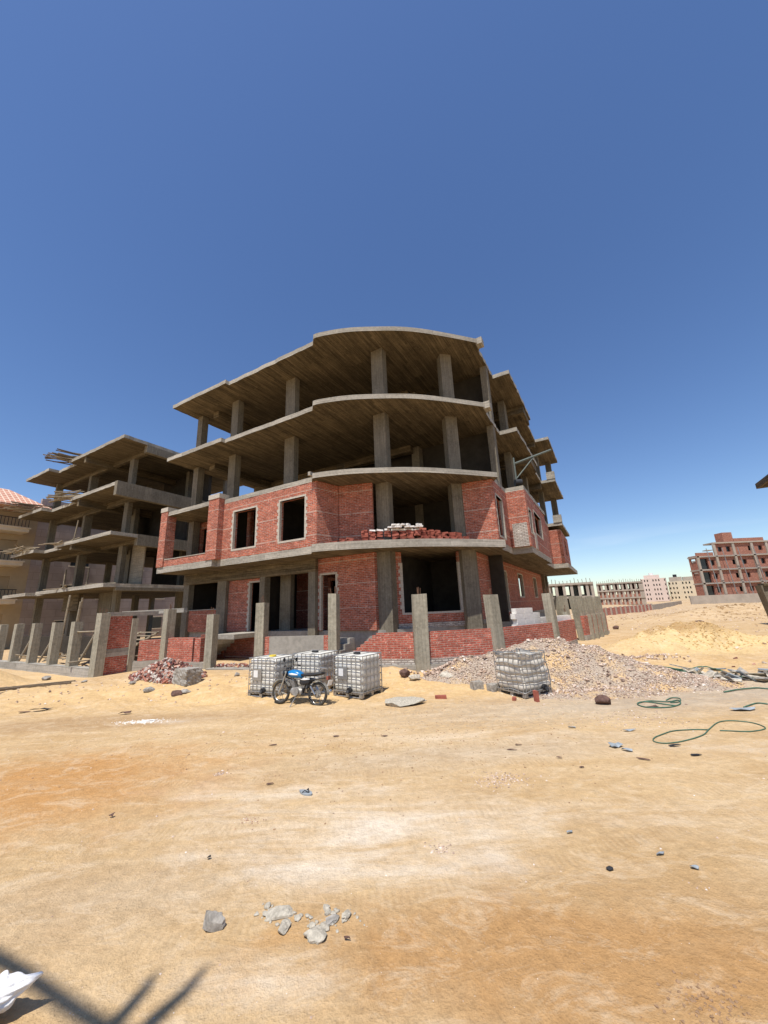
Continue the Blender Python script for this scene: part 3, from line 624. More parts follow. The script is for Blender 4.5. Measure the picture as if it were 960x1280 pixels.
# deep edge beams on the side towards the brick building
for (z0,z1,v0,v1) in ((11.25,12.32,.18,9),(15.15,15.76,1.9,10),(7.75,8.59,2.0,9),(4.45,4.68,1.0,12)):
    mb=MB(); box_uv(mb,c0-.03,c0+.35,v0,v1,z0,z1); mb.build('edge_beam',M['col'],LB)
for (z0,z1) in ((11.45,12.05),(7.9,8.32),(15.2,15.75)):
    mb=MB(); box_uv(mb,c0+6,c0+6.3,.3,8,z0,z1); box_uv(mb,c0+.4,c0+16,2.3,2.6,z0+.15,z1-.01) ; mb.build('beam',M['conc'],LB)
for (z0,z1,v) in ((4.93,8.31,7.8),(8.57,12.04,6.0),(12.3,15.74,8.0)):
    mb=MB(); wall_u(mb,v,26.5,19.2,z0,z1,.25); mb.build('inner_wall',M['inner'],LB)
mb=MB(); box_uv(mb,24.1,26.2,3.4,3.75,.1,4.67); mb.build('shear_wall',M['col'],LB)
mb=MB(); box_uv(mb,24.1,26.2,4.4,4.75,4.93,8.31); box_uv(mb,24.1,26.2,4.4,4.75,8.57,12.04); mb.build('shear_wall',M['col'],LB)
mb=MB(); box_uv(mb,26.3,29.0,2.0,2.3,3.3,4.67); mb.build('beam',M['conc'],LB)
mb=MB(); wall_u(mb,3.0,21.0,19.2,4.94,8.28,.08); mb.build('board_screen',M['wood'],LB)
# timber lying on the decks: every plank is a thing of its own
PLK=MB(); PLK.box((0,0,0),(3.0,.16,.05),0,None,0,.006); _t=PLK.build('plank',M['wood']); plankme=_t.data; bpy.data.objects.remove(_t)
plankd=plankme.copy(); plankd.materials.clear(); plankd.materials.append(M['woodd'])
def planks(n,u,v,z,label,group,spread=(.9,.5),ang=0,dark=False,tilt=.05,layers=4):
    for k in range(n):
        x,y=W(u+random.uniform(-1,1)*spread[0],v+random.uniform(-1,1)*spread[1])
        o=bpy.data.objects.new('timber_plank',plankd if (dark and k%2) else plankme); scene.collection.objects.link(o)
        o.location=(x,y,z+.04+(k%(layers*2))*.062); o.rotation_euler=(random.gauss(0,.06),random.gauss(0,tilt),ROTU+ang+random.gauss(0,.28)); o.scale=(random.uniform(.5,1.0),random.uniform(.5,1.1),random.uniform(.8,1.4))
        tag(o,label,'plank',group)
planks(24,c0+9.5,.35,16.0,'weathered plank in the timber heap on the roof of the left frame building','planks on the roof of the left frame building',(1.0,.4),math.pi/2*.8,True,.06,6)
planks(22,c0+8.1,.2,12.3,'pale plank in the timber heap jutting from the third deck of the left frame building','planks on the third deck of the left frame building',(.9,.5),.55,False,.05,5)
planks(24,c0+15.4,-.1,12.3,'dark plank in the timber heap at the far left end of the third deck','planks at the far left of the third deck',(1.3,.5),1.1,True,.07,6)
planks(18,c0+14.6,.0,8.57,'plank in the timber heap at the far left end of the second deck','planks at the far left of the second deck',(1.6,.6),.3,False,.05,3)
planks(12,c0+7.8,.5,8.57,'short plank lying mid edge of the second deck of the left frame building','planks mid edge of the second deck',(1.5,.5),.2,False,.05,2)
planks(9,c0+3.5,.7,4.93,'plank lying on the first deck of the left frame building','planks on the first deck',(3.5,.5),.1,False,.03,1)
def stick(p,q,r,name,label,cat,mat='wood',group=None,n=6):
    mb=MB(); mb.tube([p,q],r,n); o=mb.build(name,M[mat],loc=p); return tag(o,label,cat,group)
for (u,v,z,h,du,lb_) in ((c0+7.2,.8,8.57,1.9,.3,'slanting pale prop on the second deck edge of the left frame building'),(c0+5.6,1.5,4.93,1.6,.05,'slim pale prop on the first deck, rightmost of three'),(c0+8.6,1.2,4.93,1.7,-.1,'slim pale prop on the first deck, leftmost of three'),(c0+8.2,1.0,4.93,1.6,-.05,'slim pale prop on the first deck, middle one of three')):
    stick((*W(u,v),z),(*W(u-du,v),z+h),.05,'prop',lb_,'prop',group='props standing on the decks')
for (u,v) in ((20.6,-.9),(19.7,-.6),(21.5,.2)):
    stick((*W(u,v),.2),(*W(u-.35,v),3.9+random.uniform(-.3,.3)),.06,'prop','timber prop leaning up under the first deck behind the tall fence frame','prop','wood','props under the first deck')
# ------------------------------------------------------------------ villa behind the left frame building
VL=thing('villa','beige villa with ochre balconies and orange tiled roof at the far left','building',(*W(39.5,3),0))
mb=MB(); P=WP([(39.5,23),(39.5,2.6),(53,2.6),(53,23)]); mb.prism(P,0,14.6); mb.build('wall',M['stone'],VL)
mb=MB()
wallmb(mb,W(39.52,-5),W(39.52,2.6),0,13.7,.3,[(1.0,2.4,z,z+2.3) for z in (1.1,4.7,8.3,11.6)]+[(4.1,6.3,z,z+2.3) for z in (1.1,4.7,8.3)])
mb.prism(WP([(39.83,-5),(39.83,2.6),(53,2.6),(53,-5)]),0,13.7); mb.build('wall',M['ochre'],VL)
for z in (4.3,7.9,11.2):
    mb=MB(); box_uv(mb,37.7,39.5,-5.2,1.5,z,z+.35); mb.build('balcony',M['trim'],VL)
    mb=MB(); box_uv(mb,37.62,39.5,-5.3,1.6,z+.35,z+.47); mb.build('balcony_edge',M['trim'],VL)
    mb=MB()
    for k in range(26): x,y=W(37.75,-5.1+k*.26); mb.tube([(x,y,z+.45),(x,y,z+1.3)],.025,5)
    mb.tube([(*W(37.75,-5.1),z+1.32),(*W(37.75,1.45),z+1.32)],.04,6); mb.build('railing',M['black'],VL)
mb=MB(); p=[(*W(37.0,-6),13.7),(*W(37.0,3.0),13.7),(*W(48,3.0),13.7),(*W(48,-6),13.7),(*W(40.6,-2.2),15.9),(*W(40.6,.2),15.9),(*W(45,.2),15.9),(*W(45,-2.2),15.9)]
p2=[(a[0],a[1],13.5) for a in p[:4]]
mb.add(p,[(1,0,4,5),(2,1,5,6),(3,2,6,7),(0,3,7,4),(4,7,6,5)]); mb.add(p2+p[:4],[(0,1,2,3),(0,4,5,1),(1,5,6,2),(2,6,7,3),(3,7,4,0)]); mb.build('roof',M['tiles'],VL)
for (v,z) in ((5.5,1.2),(9.5,1.2),(15.0,1.2),(5.5,4.9),(9.0,4.9),(15.,4.9),(19,4.9),(12,8.4),(6,8.4),(18,8.4)):
    mb=MB(); box_uv(mb,39.47,39.6,v,v+1.7,z,z+1.35); w=mb.build('window',M['dark'],VL)
    mb=MB(); box_uv(mb,39.44,39.6,v-.12,v+1.82,z-.12,z-.003); box_uv(mb,39.44,39.6,v-.12,v+1.82,z+1.353,z+1.47); mb.build('frame',M['trim'],w)
mb=MB(); box_uv(mb,39.4,39.8,2.6,22,14.6,15.3); mb.build('parapet',M['stone'],VL)
# ------------------------------------------------------------------ fence posts, walls
def fpost(par,x,y,z0,z1,w=.34,d=.34,rot=0,bars=True,lean=(0,0),mat='post'):
    mb=MB(); n=len(mb.v); mb.box((x,y,(z0+z1)/2),(w,d,z1-z0),rot,None,0,.012)
    mb.v=[(a+lean[0]*(c-z0)/(z1-z0),b+lean[1]*(c-z0)/(z1-z0),c) for a,b,c in mb.v]
    o=mb.build('post',M[mat],par)
    if bars:
        for k in range(4):
            bx=x+lean[0]+random.uniform(-.32,.32)*w; by=y+lean[1]+random.uniform(-.32,.32)*d; h=random.uniform(.15,.34); mb=MB()
            mb.tube([(bx,by,z1-.02),(bx+random.uniform(-.04,.04),by,z1+h)],.011,5); mb.build('rebar',M['rebar'],o)
    return o
FW=thing('boundary_wall','low red brick wall between tall rough concrete posts round the brick building','wall',(1.16,14.67,.3))
A6=ROTU+R(0)
F2,F3,F4,F5,F6,F7,F8,F9=(-10.32,18.32),(-7.67,17.02),(-5.32,16.4),(-2.17,15.56),(1.16,14.67),(4.12,15.11),(7.25,17.31),(9.14,19.47)
angs={}
for n,p,q,zt,w in (('f3',F3,F4,2.53,.36),('f4',F4,F5,2.92,.4),('f5',F5,F6,3.14,.36),('f6',F6,F7,2.95,.52),('f7',F7,F8,2.84,.44),('f8',F8,F9,2.84,.40)):
    a=math.atan2(q[1]-p[1],q[0]-p[0]); lean=(-.10,0) if n in('f7','f8') else ((.04,0) if n=='f6' else (0,0))
    fpost(FW,p[0],p[1],.0,zt,w,.36,a,True,lean)
fpost(FW,F2[0],F2[1],.0,2.85,.38,.4,ROTU,True)
fpost(FW,F9[0],F9[1],.2,1.95,.16,.2,1.,True,(-.35,0),'post')
def panel(p,q,z0,z1,th,mat,name='brick_panel',i0=.2,i1=.2,stepped=False,off=0):
    p=Vector(p);q=Vector(q);d=(q-p).normalized();n=Vector((-d.y,d.x)); a=p+d*i0-n*(th/2-off);b=q-d*i1-n*(th/2-off); mb=MB(); wallmb(mb,a,b,z0,z1,th); return mb.build(name,M[mat],FW)
for (p,q,i0,i1) in ((F5,F6,1.75,.26),(F6,F7,.26,.24),(F7,F8,.24,.2),(F8,F9,.2,.05)):
    panel(p,q,.645,1.58,.13,'brickf',i0=i0,i1=i1)
    panel(p,q,.445,.642,.15,'lime','lime_course',i0=i0-.0,i1=i1)
    panel(p,q,-.2,.442,.34,'foot','footing',i0=.05,i1=.05)
# stepped broken end of the brick panel
pp=Vector(F5); d=(Vector(F6)-pp).normalized()
for k in range(8):
    a=pp+d*(1.75-.16*(k+1)); b=pp+d*(1.75-.16*k); mb=MB(); n=Vector((-d.y,d.x))*.065; wallmb(mb,a-n,b-n,.645,1.50-.11*k,.13); mb.build('brick_panel',M['brickf'],FW)
panel(F4,F5,.3,1.54,.14,'render','rendered_panel',i0=.42,i1=.42)
panel(F4,F5,.3,1.545,.13,'brickf',i0=.2,i1=2.84); panel(F4,F5,.3,1.545,.13,'brickf',i0=2.84,i1=.18)
panel(F3,F5,-.2,.36,.5,'foot','footing',i0=.1,i1=.1,off=-.12)
# stub brick panels between the posts left of the stairs
d=(Vector(F3)-Vector(F2)).normalized()
for (a,b,z1) in ((.2,1.9,1.56),(2.02,2.4,1.55)):
    p=Vector(F2)+d*a; q=Vector(F2)+d*b; n=Vector((-d.y,d.x)); mb=MB(); wallmb(mb,p-n*.1,q-n*.1,.56,z1,.24); mb.build('brick_panel',M['brickf'],FW)
    mb=MB(); box_uv(mb,0,0.01,0,0.01,0,0.01)
p=Vector(F2)+d*.1;q=Vector(F3)-d*.1; n=Vector((-d.y,d.x)); mb=MB(); wallmb(mb,p-n*.17,q-n*.17,-.2,.56,.3); mb.build('footing',M['foot'],FW)
# tall frame with shaded brick panel and its corner posts
TF=thing('boundary_wall','tall concrete framed brick wall turning the corner left of the rubble heap','wall',(*W(8,-4.25),.1))
p1=W(8,-4.25); p1b=W(8,-2.95); 
fpost(TF,*p1,-.1,2.78,.42,.36,ROTU,True); fpost(TF,*p1b,-.1,2.5,.2,.24,ROTU,False)
mb=MB(); wall_v(mb,8.0,-4.05,-3.05,1.25,2.62,.14); mb.build('brick_panel',M['brickf'],TF)
mb=MB(); wall_v(mb,7.98,-4.05,-3.05,.92,1.25,.2); mb.build('tie_beam',M['foot'],TF)
mb=MB(); wall_v(mb,8.0,-4.05,-3.05,.0,.92,.14); mb.build('brick_panel',M['brickf'],TF)
mb=MB(); wall_v(mb,7.96,-4.04,-1.9,2.62,2.80,.22); mb.build('top_beam',M['foot'],TF)
mb=MB(); a=W(7.85,-2.9); wallmb(mb,a,(F2[0]-.2,F2[1]-.12),-.1,.62,.3); mb.build('footing',M['foot'],TF)
mb=MB(); a=Vector(W(7.8,-2.85)); b=Vector(F2); dd=(b-a).normalized(); wallmb(mb,a+dd*.1,a+dd*1.0,.62,1.5,.42); mb.build('brick_pier',M['brickf'],TF)
mb=MB(); a=W(8.6,.9); b=W(6.6,.9); wallmb(mb,a,b,.3,1.5,.16); mb.build('brick_panel',M['brickshade'],TF)
mb=MB(); a=W(14,-.6); b=W(8.0,-.6); wallmb(mb,a,b,2.7,2.92,.2); mb.build('top_beam',M['foot'],TF)
# low plinth with posts in front of the left building
LF=thing('boundary_wall','pale concrete plinth with a row of square posts before the left frame building','wall',(*W(13,-4.4),0))
mb=MB(); wall_u(mb,-4.4,20.5,8.2,-.3,.53,.35); mb.build('plinth',M['foot'],LF)
for u in (10.4,12.4,14.75,17.05,19.3): fpost(LF,*W(u,-4.2),.5,2.46,.34,.34,ROTU,False)
mb=MB(); mb.tube([(*W(10.3,-4.2),2.0),(*W(8.1,-4.2),2.02)],.04,6); mb.build('rail',M['wood'],LF)
mb=MB(); a=W(30,-.4); b=W(12.5,-.4); wallmb(mb,a,b,.0,1.5,.2); o=mb.build('brick_wall',M['inner'],loc=(*W(20,-.4),.0)); tag(o,'dark block wall behind the row of square posts','wall')
# slatted formwork stair and timber mess behind it
ST=thing('timber_ladder','slatted timber ramp leaning behind the square posts','ladder',(*W(9.4,-3.6),.3))
for k in range(9):
    mb=MB(); z=.55+.15*k; v=-3.6+.28*k; box_uv(mb,10.7,8.9,v,v+.13,z,z+.045); mb.build('slat',M['wood'],ST)
for u in (10.6,9.0):
    mb=MB(); mb.tube([(*W(u,-3.7),.48),(*W(u,-1.2),1.78)],.05,6); mb.build('stringer',M['wood'],ST)
for k in range(16):
    u=random.uniform(9.5,17); v=random.uniform(-3.8,-2.2); a=random.uniform(0,3)
    o=bpy.data.objects.new('timber_plank',plankme); scene.collection.objects.link(o); x,y=W(u,v); o.location=(x,y,.62+random.uniform(-.1,.15)); o.rotation_euler=(random.gauss(0,.2),random.gauss(0,.25),a); o.scale=(random.uniform(.3,.6),.8,1)
    tag(o,'old plank strewn behind the row of square posts','plank','planks strewn behind the square posts')
for (u,z) in ((15.6,1.5),(11.3,1.5),(18.2,1.7)):
    stick((*W(u,-3.6),.45),(*W(u-.5,-3.2),.45+z),.05,'prop','short timber prop leaning behind the square posts','prop',group='props behind the square posts')
# ------------------------------------------------------------------ right end fence plot with many posts
RF=thing('boundary_wall','fence of close tall concrete posts and brick infill beyond the brick building','wall',(10.72,22.17,.4))
ga,gb=Vector((10.5,21.6)),Vector((13.1,24.02))
n=6
for k in range(n):
    p=ga+(gb-ga)*k/(n-1); fpost(RF,p.x,p.y,.1,(2.72,2.7,2.62,2.68,2.6,2.66,2.62)[k],.36 if k in(0,) else .2,.26,.75,False,(-.22,0) if k in (0,6) else (-.12,0))
gn=Vector((gb.y-ga.y,-(gb.x-ga.x))).normalized()*.2
mb=MB(); wallmb(mb,ga+gn,gb+gn,.62,1.62,.3); mb.build('brick_panel',M['brickf'],RF)
mb=MB(); wallmb(mb,ga+gn*1.2,gb+gn*1.2,.0,.62,.35); mb.build('footing',M['foot'],RF)
for k in range(1,5):
    q=ga+(gb-ga)*k/5+gn*1.3; mb=MB(); mb.box((q.x,q.y,.95),(.16,.2,1.5),.75); mb.build('post',M['post'],RF)
for k,(x,y) in enumerate(((9.7,21.2),(10.3,23.2),(11.4,25.6),(12.4,27.6))): fpost(RF,x,y,.2,2.75,.32,.3,.6,False,(-.15,0))
# ------------------------------------------------------------------ white blocks stacked behind the wall
def blk(x,y,z,rz,s=1): 
    o=bpy.data.objects.new('white_block',blkme); scene.collection.objects.link(o); o.location=(x,y,z); o.rotation_euler=(0,0,rz); o.scale=(s,s,s)
    tag(o,'white block in the stack standing behind the low brick wall','block','white blocks stacked behind the low brick wall')
b_=MB(); b_.box((0,0,0),(.58,.24,.22),0,None,0,.004); _t=b_.build('white_block',M['whiteblk']); blkme=_t.data; bpy.data.objects.remove(_t)
bd=Vector(F8)-Vector(F7); ba=math.atan2(bd.y,bd.x); bn=Vector((-bd.y,bd.x)).normalized(); bdn=bd.normalized()
for r in range(8):
    z=.45+.11+r*.225
    for c in range(7):
        s=2.35+c*.6+(r%2)*.1
        hmax=8 if c<2 else (7 if c==2 else (6 if c<4 else 5.6))
        if r>=hmax or (c==6 and r>6): continue
        p=Vector(F7)+bdn*s+bn*.75; blk(p.x,p.y,z,ba+random.gauss(0,.015),.985)
# ------------------------------------------------------------------ far right neighbours
RB=thing('unfinished_building','shade-darkened brick and concrete building cut by the right edge of the view','building',(*W(-19.5,10),.3))
for zt in (5.3,8.56,12.24):
    ext=0 if zt==8.56 else -.15
    if zt>9: continue
    mb=MB(); mb.prism(rough_poly(WP([(-19.5+ext,15.9+ext),(-19.5+ext,-1),(-32,-1),(-32,15.9+ext)]),1,.01),zt-.3,zt); mb.build('floor_slab',M['conc'],RB)
mb=MB(); wallmb(mb,W(-19.75,15.6),W(-19.75,-1),4.7,6.7,-.25) if 0 else mb.prism(WP([(-19.75,15.7),(-19.75,-1),(-20.0,-1),(-20.0,15.7)]),5.31,6.7); mb.build('brick_wall',M['brickshade'],RB)
mb=MB(); wallmb(mb,W(-21.3,14.2),W(-32,14.2),5.3,6.9,.25); wallmb(mb,W(-22.3,13.),W(-32,13.),.3,5.0,.25); mb.build('brick_wall',M['brickshade'],RB)
for u,v in ((-22,13.5),(-22,8),(-22,2),(-28,13.5)): 
    c=W(u,v); mb=MB(); mb.box((*c,4.3),(.5,.5,8.2),ROTU); mb.build('column',M['col'],RB)
RG=thing('gate_pillar','leaning brown concrete fence pillar at the right edge of the view','pillar',(26.0,26.4,.2))
mb=MB(); mb.add([(25.7,26.1,.0),(26.7,25.6,.0),(26.9,26.2,.0),(25.9,26.8,.0),(25.35,26.25,2.95),(26.7,25.6,3.0),(26.9,26.2,3.0),(25.5,26.85,2.95)],[(3,2,1,0),(4,5,6,7),(0,1,5,4),(1,2,6,5),(2,3,7,6),(3,0,4,7)]); mb.build('shaft',M['col'],RG)
mb=MB(); mb.box((26.15,26.2,3.0),(1.3,.9,.14),-.4); mb.build('cap',M['conc'],RG)
def winbox(mbw,mbd,p0,p1,z0,z1,holes,th=.4):
    wallmb(mbw,p0,p1,z0,z1,th,holes)
    d=(Vector(p1)-Vector(p0)).normalized(); n=Vector((-d.y,d.x)); wallmb(mbd,Vector(p0)+n*(th+.02)+d*.1,Vector(p1)+n*(th+.02)-d*.1,z0+.05,z1-.05,.1)
FB=thing('unfinished_building','red brick block of flats in a grey concrete grid with scaffold poles','building',(98,97,.4))
X0,Y0=79.7,97.0
st=3.38; base=1.9
levels=[base+st*k for k in range(5)]
def winbays(x0,n,bw,z0,pat):
    h=[]
    for b in range(n):
        k=pat[b%len(pat)]
        if k==1: h.append((x0+b*bw+bw*.30,x0+b*bw+bw*.72,z0+1.0,z0+2.2))
        elif k==2: h.append((x0+b*bw+bw*.12,x0+b*bw+bw*.55,z0+.9,z0+2.3)); 
        elif k==3: h.append((x0+b*bw+bw*.1,x0+b*bw+bw*.9,z0+.05,z0+2.7))
    return h
M['brickfar']=brick('far red brickwork',(.42,.16,.10),(.30,.10,.065),(.34,.24,.19),white=.05,band=False)
M['concfar']=plain('far grey concrete',(.38,.325,.265),.9,.1,0,.15,.6)
for k in range(5):
    z0=.2 if k==0 else levels[k-1]; z1=levels[k]-.3
    xa,xb=(X0+.3,X0+44) if k<4 else (X0+5.2,X0+30)
    n=int((xb-xa)/2.6); mbw,mbd=MB(),MB()
    winbox(mbw,mbd,(xa,Y0+.3),(xb,Y0+.3),z0,z1,winbays(0,n,2.6,max(z0,levels[k]-st),[3 if 0<k<4 else 1,2,0,1,1,0,2,0,2,1]))
    mbw.build('brick_wall',M['brickfar'],FB); mbd.build('room_shade',M['dark'],FB)  # dark sheet behind the openings stands for shade indoors
for k,zt in enumerate(levels):
    x0,x1=(X0-.2,X0+44.5) if k<4 else (X0+4.8,X0+30.5)
    mb=MB(); mb.box(((x0+x1)/2,Y0+1.5,zt-.15),(x1-x0,3.2,.36)); mb.build('floor_slab',M['concfar'],FB)
    x0b=X0+(10 if k<4 else 18); mb=MB(); mb.box(((x0b+x1)/2,Y0+9.0,zt-.15),(x1-x0b,11.6,.36)); mb.build('floor_slab',M['concfar'],FB)
mb=MB(); wallmb(mb,(X0-.1,Y0+2.9),(X0-.1,Y0+.3),.3,levels[3]+.2,.3,[(.5,2.1,levels[k]+.2,levels[k]+2.8) for k in (1,2)]); mb.build('side_wall',M['brickfar'],FB)
mb=MB(); wallmb(mb,(X0+10.1,Y0+14.6),(X0+10.1,Y0+2.9),.3,levels[3]-.4,.3); mb.build('side_wall',M['brickfar'],FB)
mb=MB(); wallmb(mb,(X0+44,Y0+14.9),(X0+10,Y0+14.9),.3,levels[3]-.4,.3); mb.build('side_wall',M['brickfar'],FB)
for i in range(10):
    x=X0+.1+i*4.85; mb=MB(); mb.box((x,Y0+.1,(levels[3])/2),(.55,.4,levels[3])); mb.build('column',M['concfar'],FB)
for x in (5.0,9.9,14.7,18.5): mb=MB(); mb.box((X0+x,Y0+.2,(levels[3]+levels[4])/2),(.6,.4,st)); mb.build('column',M['concfar'],FB)
for (xa,xb,z,h) in ((.2,4.6,levels[3],.9),(10.8,18.5,levels[4],.9)):
    mb=MB(); mb.box((X0+(xa+xb)/2,Y0+.6,z+h/2+.03),(xb-xa,.3,h)); mb.build('parapet',M['brickfar'],FB)
mb=MB(); mb.box((X0+9.4,Y0+1.6,levels[4]+1.3),(2.5,2.4,2.5)); mb.build('roof_hut',M['brickfar'],FB)
mb=MB(); mb.box((X0+4.0,Y0+1.2,levels[3]+1.5),(1.6,1.4,.2)); mb.build('canopy',M['concfar'],FB)
for i in range(9):
    x=X0+2.6+i*4.0; mb=MB(); mb.tube([(x,Y0-1.3,.3),(x-.7,Y0-1.0,levels[3]+1.8)],.09,5); mb.build('scaffold_pole',M['steel'],FB)
for k,z in enumerate(levels[:4]):
    mb=MB(); mb.tube([(X0,Y0-1.2,z-.3),(X0+44,Y0-1.2,z+.3)],.07,5); mb.build('scaffold_rail',M['steel'],FB)
mb=MB(); mb.tube([(X0+8,Y0-1.4,.3),(X0+6,Y0-1.4,levels[0]+1.5)],.07,5); mb.build('scaffold_brace',M['steel'],FB)
mb=MB(); wallmb(mb,(68.5,88),(116,86),.2,2.3,.3); o=mb.build('concrete_fence',M['concfar'],loc=(90,87,.3)); tag(o,'grey concrete site fence in front of the red brick block of flats','fence')
def farblock(name,label,az0,az1,D,z0,z1,floors,bays,mat,kind='flats',depth=12,par='building'):
    a0,a1=R(az0),R(az1); ac=(a0+a1)/2
    p0=Vector((math.sin(a0)*D,math.cos(a0)*D)); p1=Vector((math.sin(a1)*D,math.cos(a1)*D)); L=(p1-p0).length; d=(p1-p0)/L; n=Vector((-d.y,d.x))
    T=thing(name,label,'building',(p0.x+d.x*L/2,p0.y+d.y*L/2,z0)); st=(z1-z0)/floors; bw=L/bays
    mw,md=MB(),MB()
    if kind=='flats':
        hs=[]
        for f in range(floors):
            for b in range(bays):
                if b%4==3 and kind=='flats': continue
                hs.append((b*bw+bw*.3,b*bw+bw*.7,z0+f*st+st*.35,z0+f*st+st*.8))
        wallmb(mw,p0,p1,z0,z1,.4,hs); wallmb(mw,p1,p1+n*depth,z0,z1,.4); wallmb(mw,p0+n*depth,p0,z0,z1,.4); wallmb(mw,p1+n*depth,p0+n*depth,z0,z1,.4)
        mw.build('wall',M[mat],T); q0=p0+n*.9+d*.5; q1=p1+n*.9-d*.5; wallmb(md,q0,q1,z0,z1-.05,.2); md.build('room_shade',M['dark'],T)  # dark sheet paints the shade of the rooms behind the windows
        mb=MB(); mb.prism([tuple(p0+n*.4),tuple(p1+n*.4),tuple(p1+n*(depth-.4)),tuple(p0+n*(depth-.4))],z1-.35,z1-.1); mb.build('roof',M[mat],T)
    else:
        for f in range(floors):
            mb=MB(); mb.prism([tuple(p0),tuple(p1),tuple(p1+n*depth),tuple(p0+n*depth)],z0+(f+1)*st-.45,z0+(f+1)*st); mb.build('floor_slab',M['concfar'],T)
            for b in range(bays+1):
                for dd in (0.5,depth/2,depth-.6):
                    c=p0+d*min(L-.3,b*bw+.3)+n*dd; mb=MB(); mb.box((c.x,c.y,z0+f*st+(st-.45)/2),(.6,.6,st-.45),math.atan2(d.y,d.x)); mb.build('column',M['concfar'],T) if (dd<1 or b in(0,bays)) else None
        mb=MB(); k=0 if kind=='frame' else max(0,floors-1)
        if kind!='frame':
            hs=[(b*bw+bw*.3,b*bw+bw*.7,z0+f*st+st*.35,z0+f*st+st*.75) for f in range(floors-1) for b in range(bays)]
            wallmb(mb,p0+n*.4,p1+n*.4,z0,z0+(floors-1)*st-.45,.3,hs); mb.build('brick_wall',M['brickfar'],T)
        mb=MB(); wallmb(mb,p0+n*depth*.6,p1+n*depth*.6,z0,z0+floors*st-.5,.3,[(b*bw+bw*.3,b*bw+bw*.8,z0+f*st+.4,z0+(f+1)*st-.6) for f in range(floors) for b in range(bays) if (b+f)%2]); mb.build('inner_wall',M['dark' if kind=='frame' else 'brickfar'],T)  # frame kind: near-black wall paints the shade inside the open storeys
        for b in range(bays*2):
            c=p0+d*(b*bw/2+.3); mb=MB(); mb.tube([(c.x,c.y,z0+floors*st),(c.x+random.uniform(-.1,.1),c.y,z0+floors*st+random.uniform(.5,1.2))],.06,4); mb.build('rebar',M['rebar'],T)
    return T
farblock('unfinished_building','dark bare concrete frame building with dark openings right of the brick building',22.6,28.2,100,.3,6.4,2,6,'concfar','frame')
farblock('unfinished_building','long low red brick building with bare concrete top storey on the horizon',28.5,33.6,150,.3,7.6,3,11,'brickfar','brick')
T=farblock('apartment_building','pale pink apartment block with a narrow roof tower on the horizon',33.4,36.0,215,.3,10.6,5,9,'pink')
pz=Vector((math.sin(R(34.6))*220,math.cos(R(34.6))*220)); mb=MB(); mb.box((pz.x,pz.y,11.3),(6,4,2.0),-.6); mb.build('roof_tower',M['pink'],T); mb=MB(); mb.cyl((pz.x,pz.y,12.8),.9,1.0); mb.build('water_tank',M['white'],T)
T=farblock('apartment_building','cream apartment block with rows of small dark windows on the horizon',36.1,40.5,235,.3,9.3,4,14,'cream')
pz=Vector((math.sin(R(36.9))*240,math.cos(R(36.9))*240)); mb=MB(); mb.box((pz.x,pz.y,10.3),(5,4,2.4),-.6); mb.build('roof_tower',M['concfar'],T); mb=MB(); mb.cyl((pz.x,pz.y,12.2),.8,1.2); mb.build('water_tank',M['black'],T)
pz=Vector((math.sin(R(38.3))*240,math.cos(R(38.3))*240)); mb=MB(); mb.box((pz.x,pz.y,10.2),(6,4,2.2),-.6); mb.build('roof_tower',M['concfar'],T)
# long red brick fence on the horizon
mb=MB(); pa=Vector((math.sin(R(27.0))*52,math.cos(R(27.0))*52)); pb=Vector((math.sin(R(34.0))*78,math.cos(R(34.0))*78))
LG=thing('brick_fence','long red brick fence with concrete posts before the low horizon buildings','fence',(pa.x,pa.y,.3))
wallmb(mb,pa,pb,.0,1.3,.2); mb.build('panel',M['brickf'],LG); 
for k in range(15):
    c=pa+(pb-pa)*k/14; mb=MB(); mb.box((c.x,c.y-.02,.7),(.25,.3,1.4),.8); mb.build('post',M['concfar'],LG)
pc=pb+Vector((8,25)); mb=MB(); wallmb(mb,pb+Vector((0,0)),pc+Vector((22,8)),.0,1.2,.2); o=mb.build('brick_fence',M['concfar'],loc=(pb.x,pb.y,.3)); tag(o,'low pale fence running back towards the cream apartment block','fence')
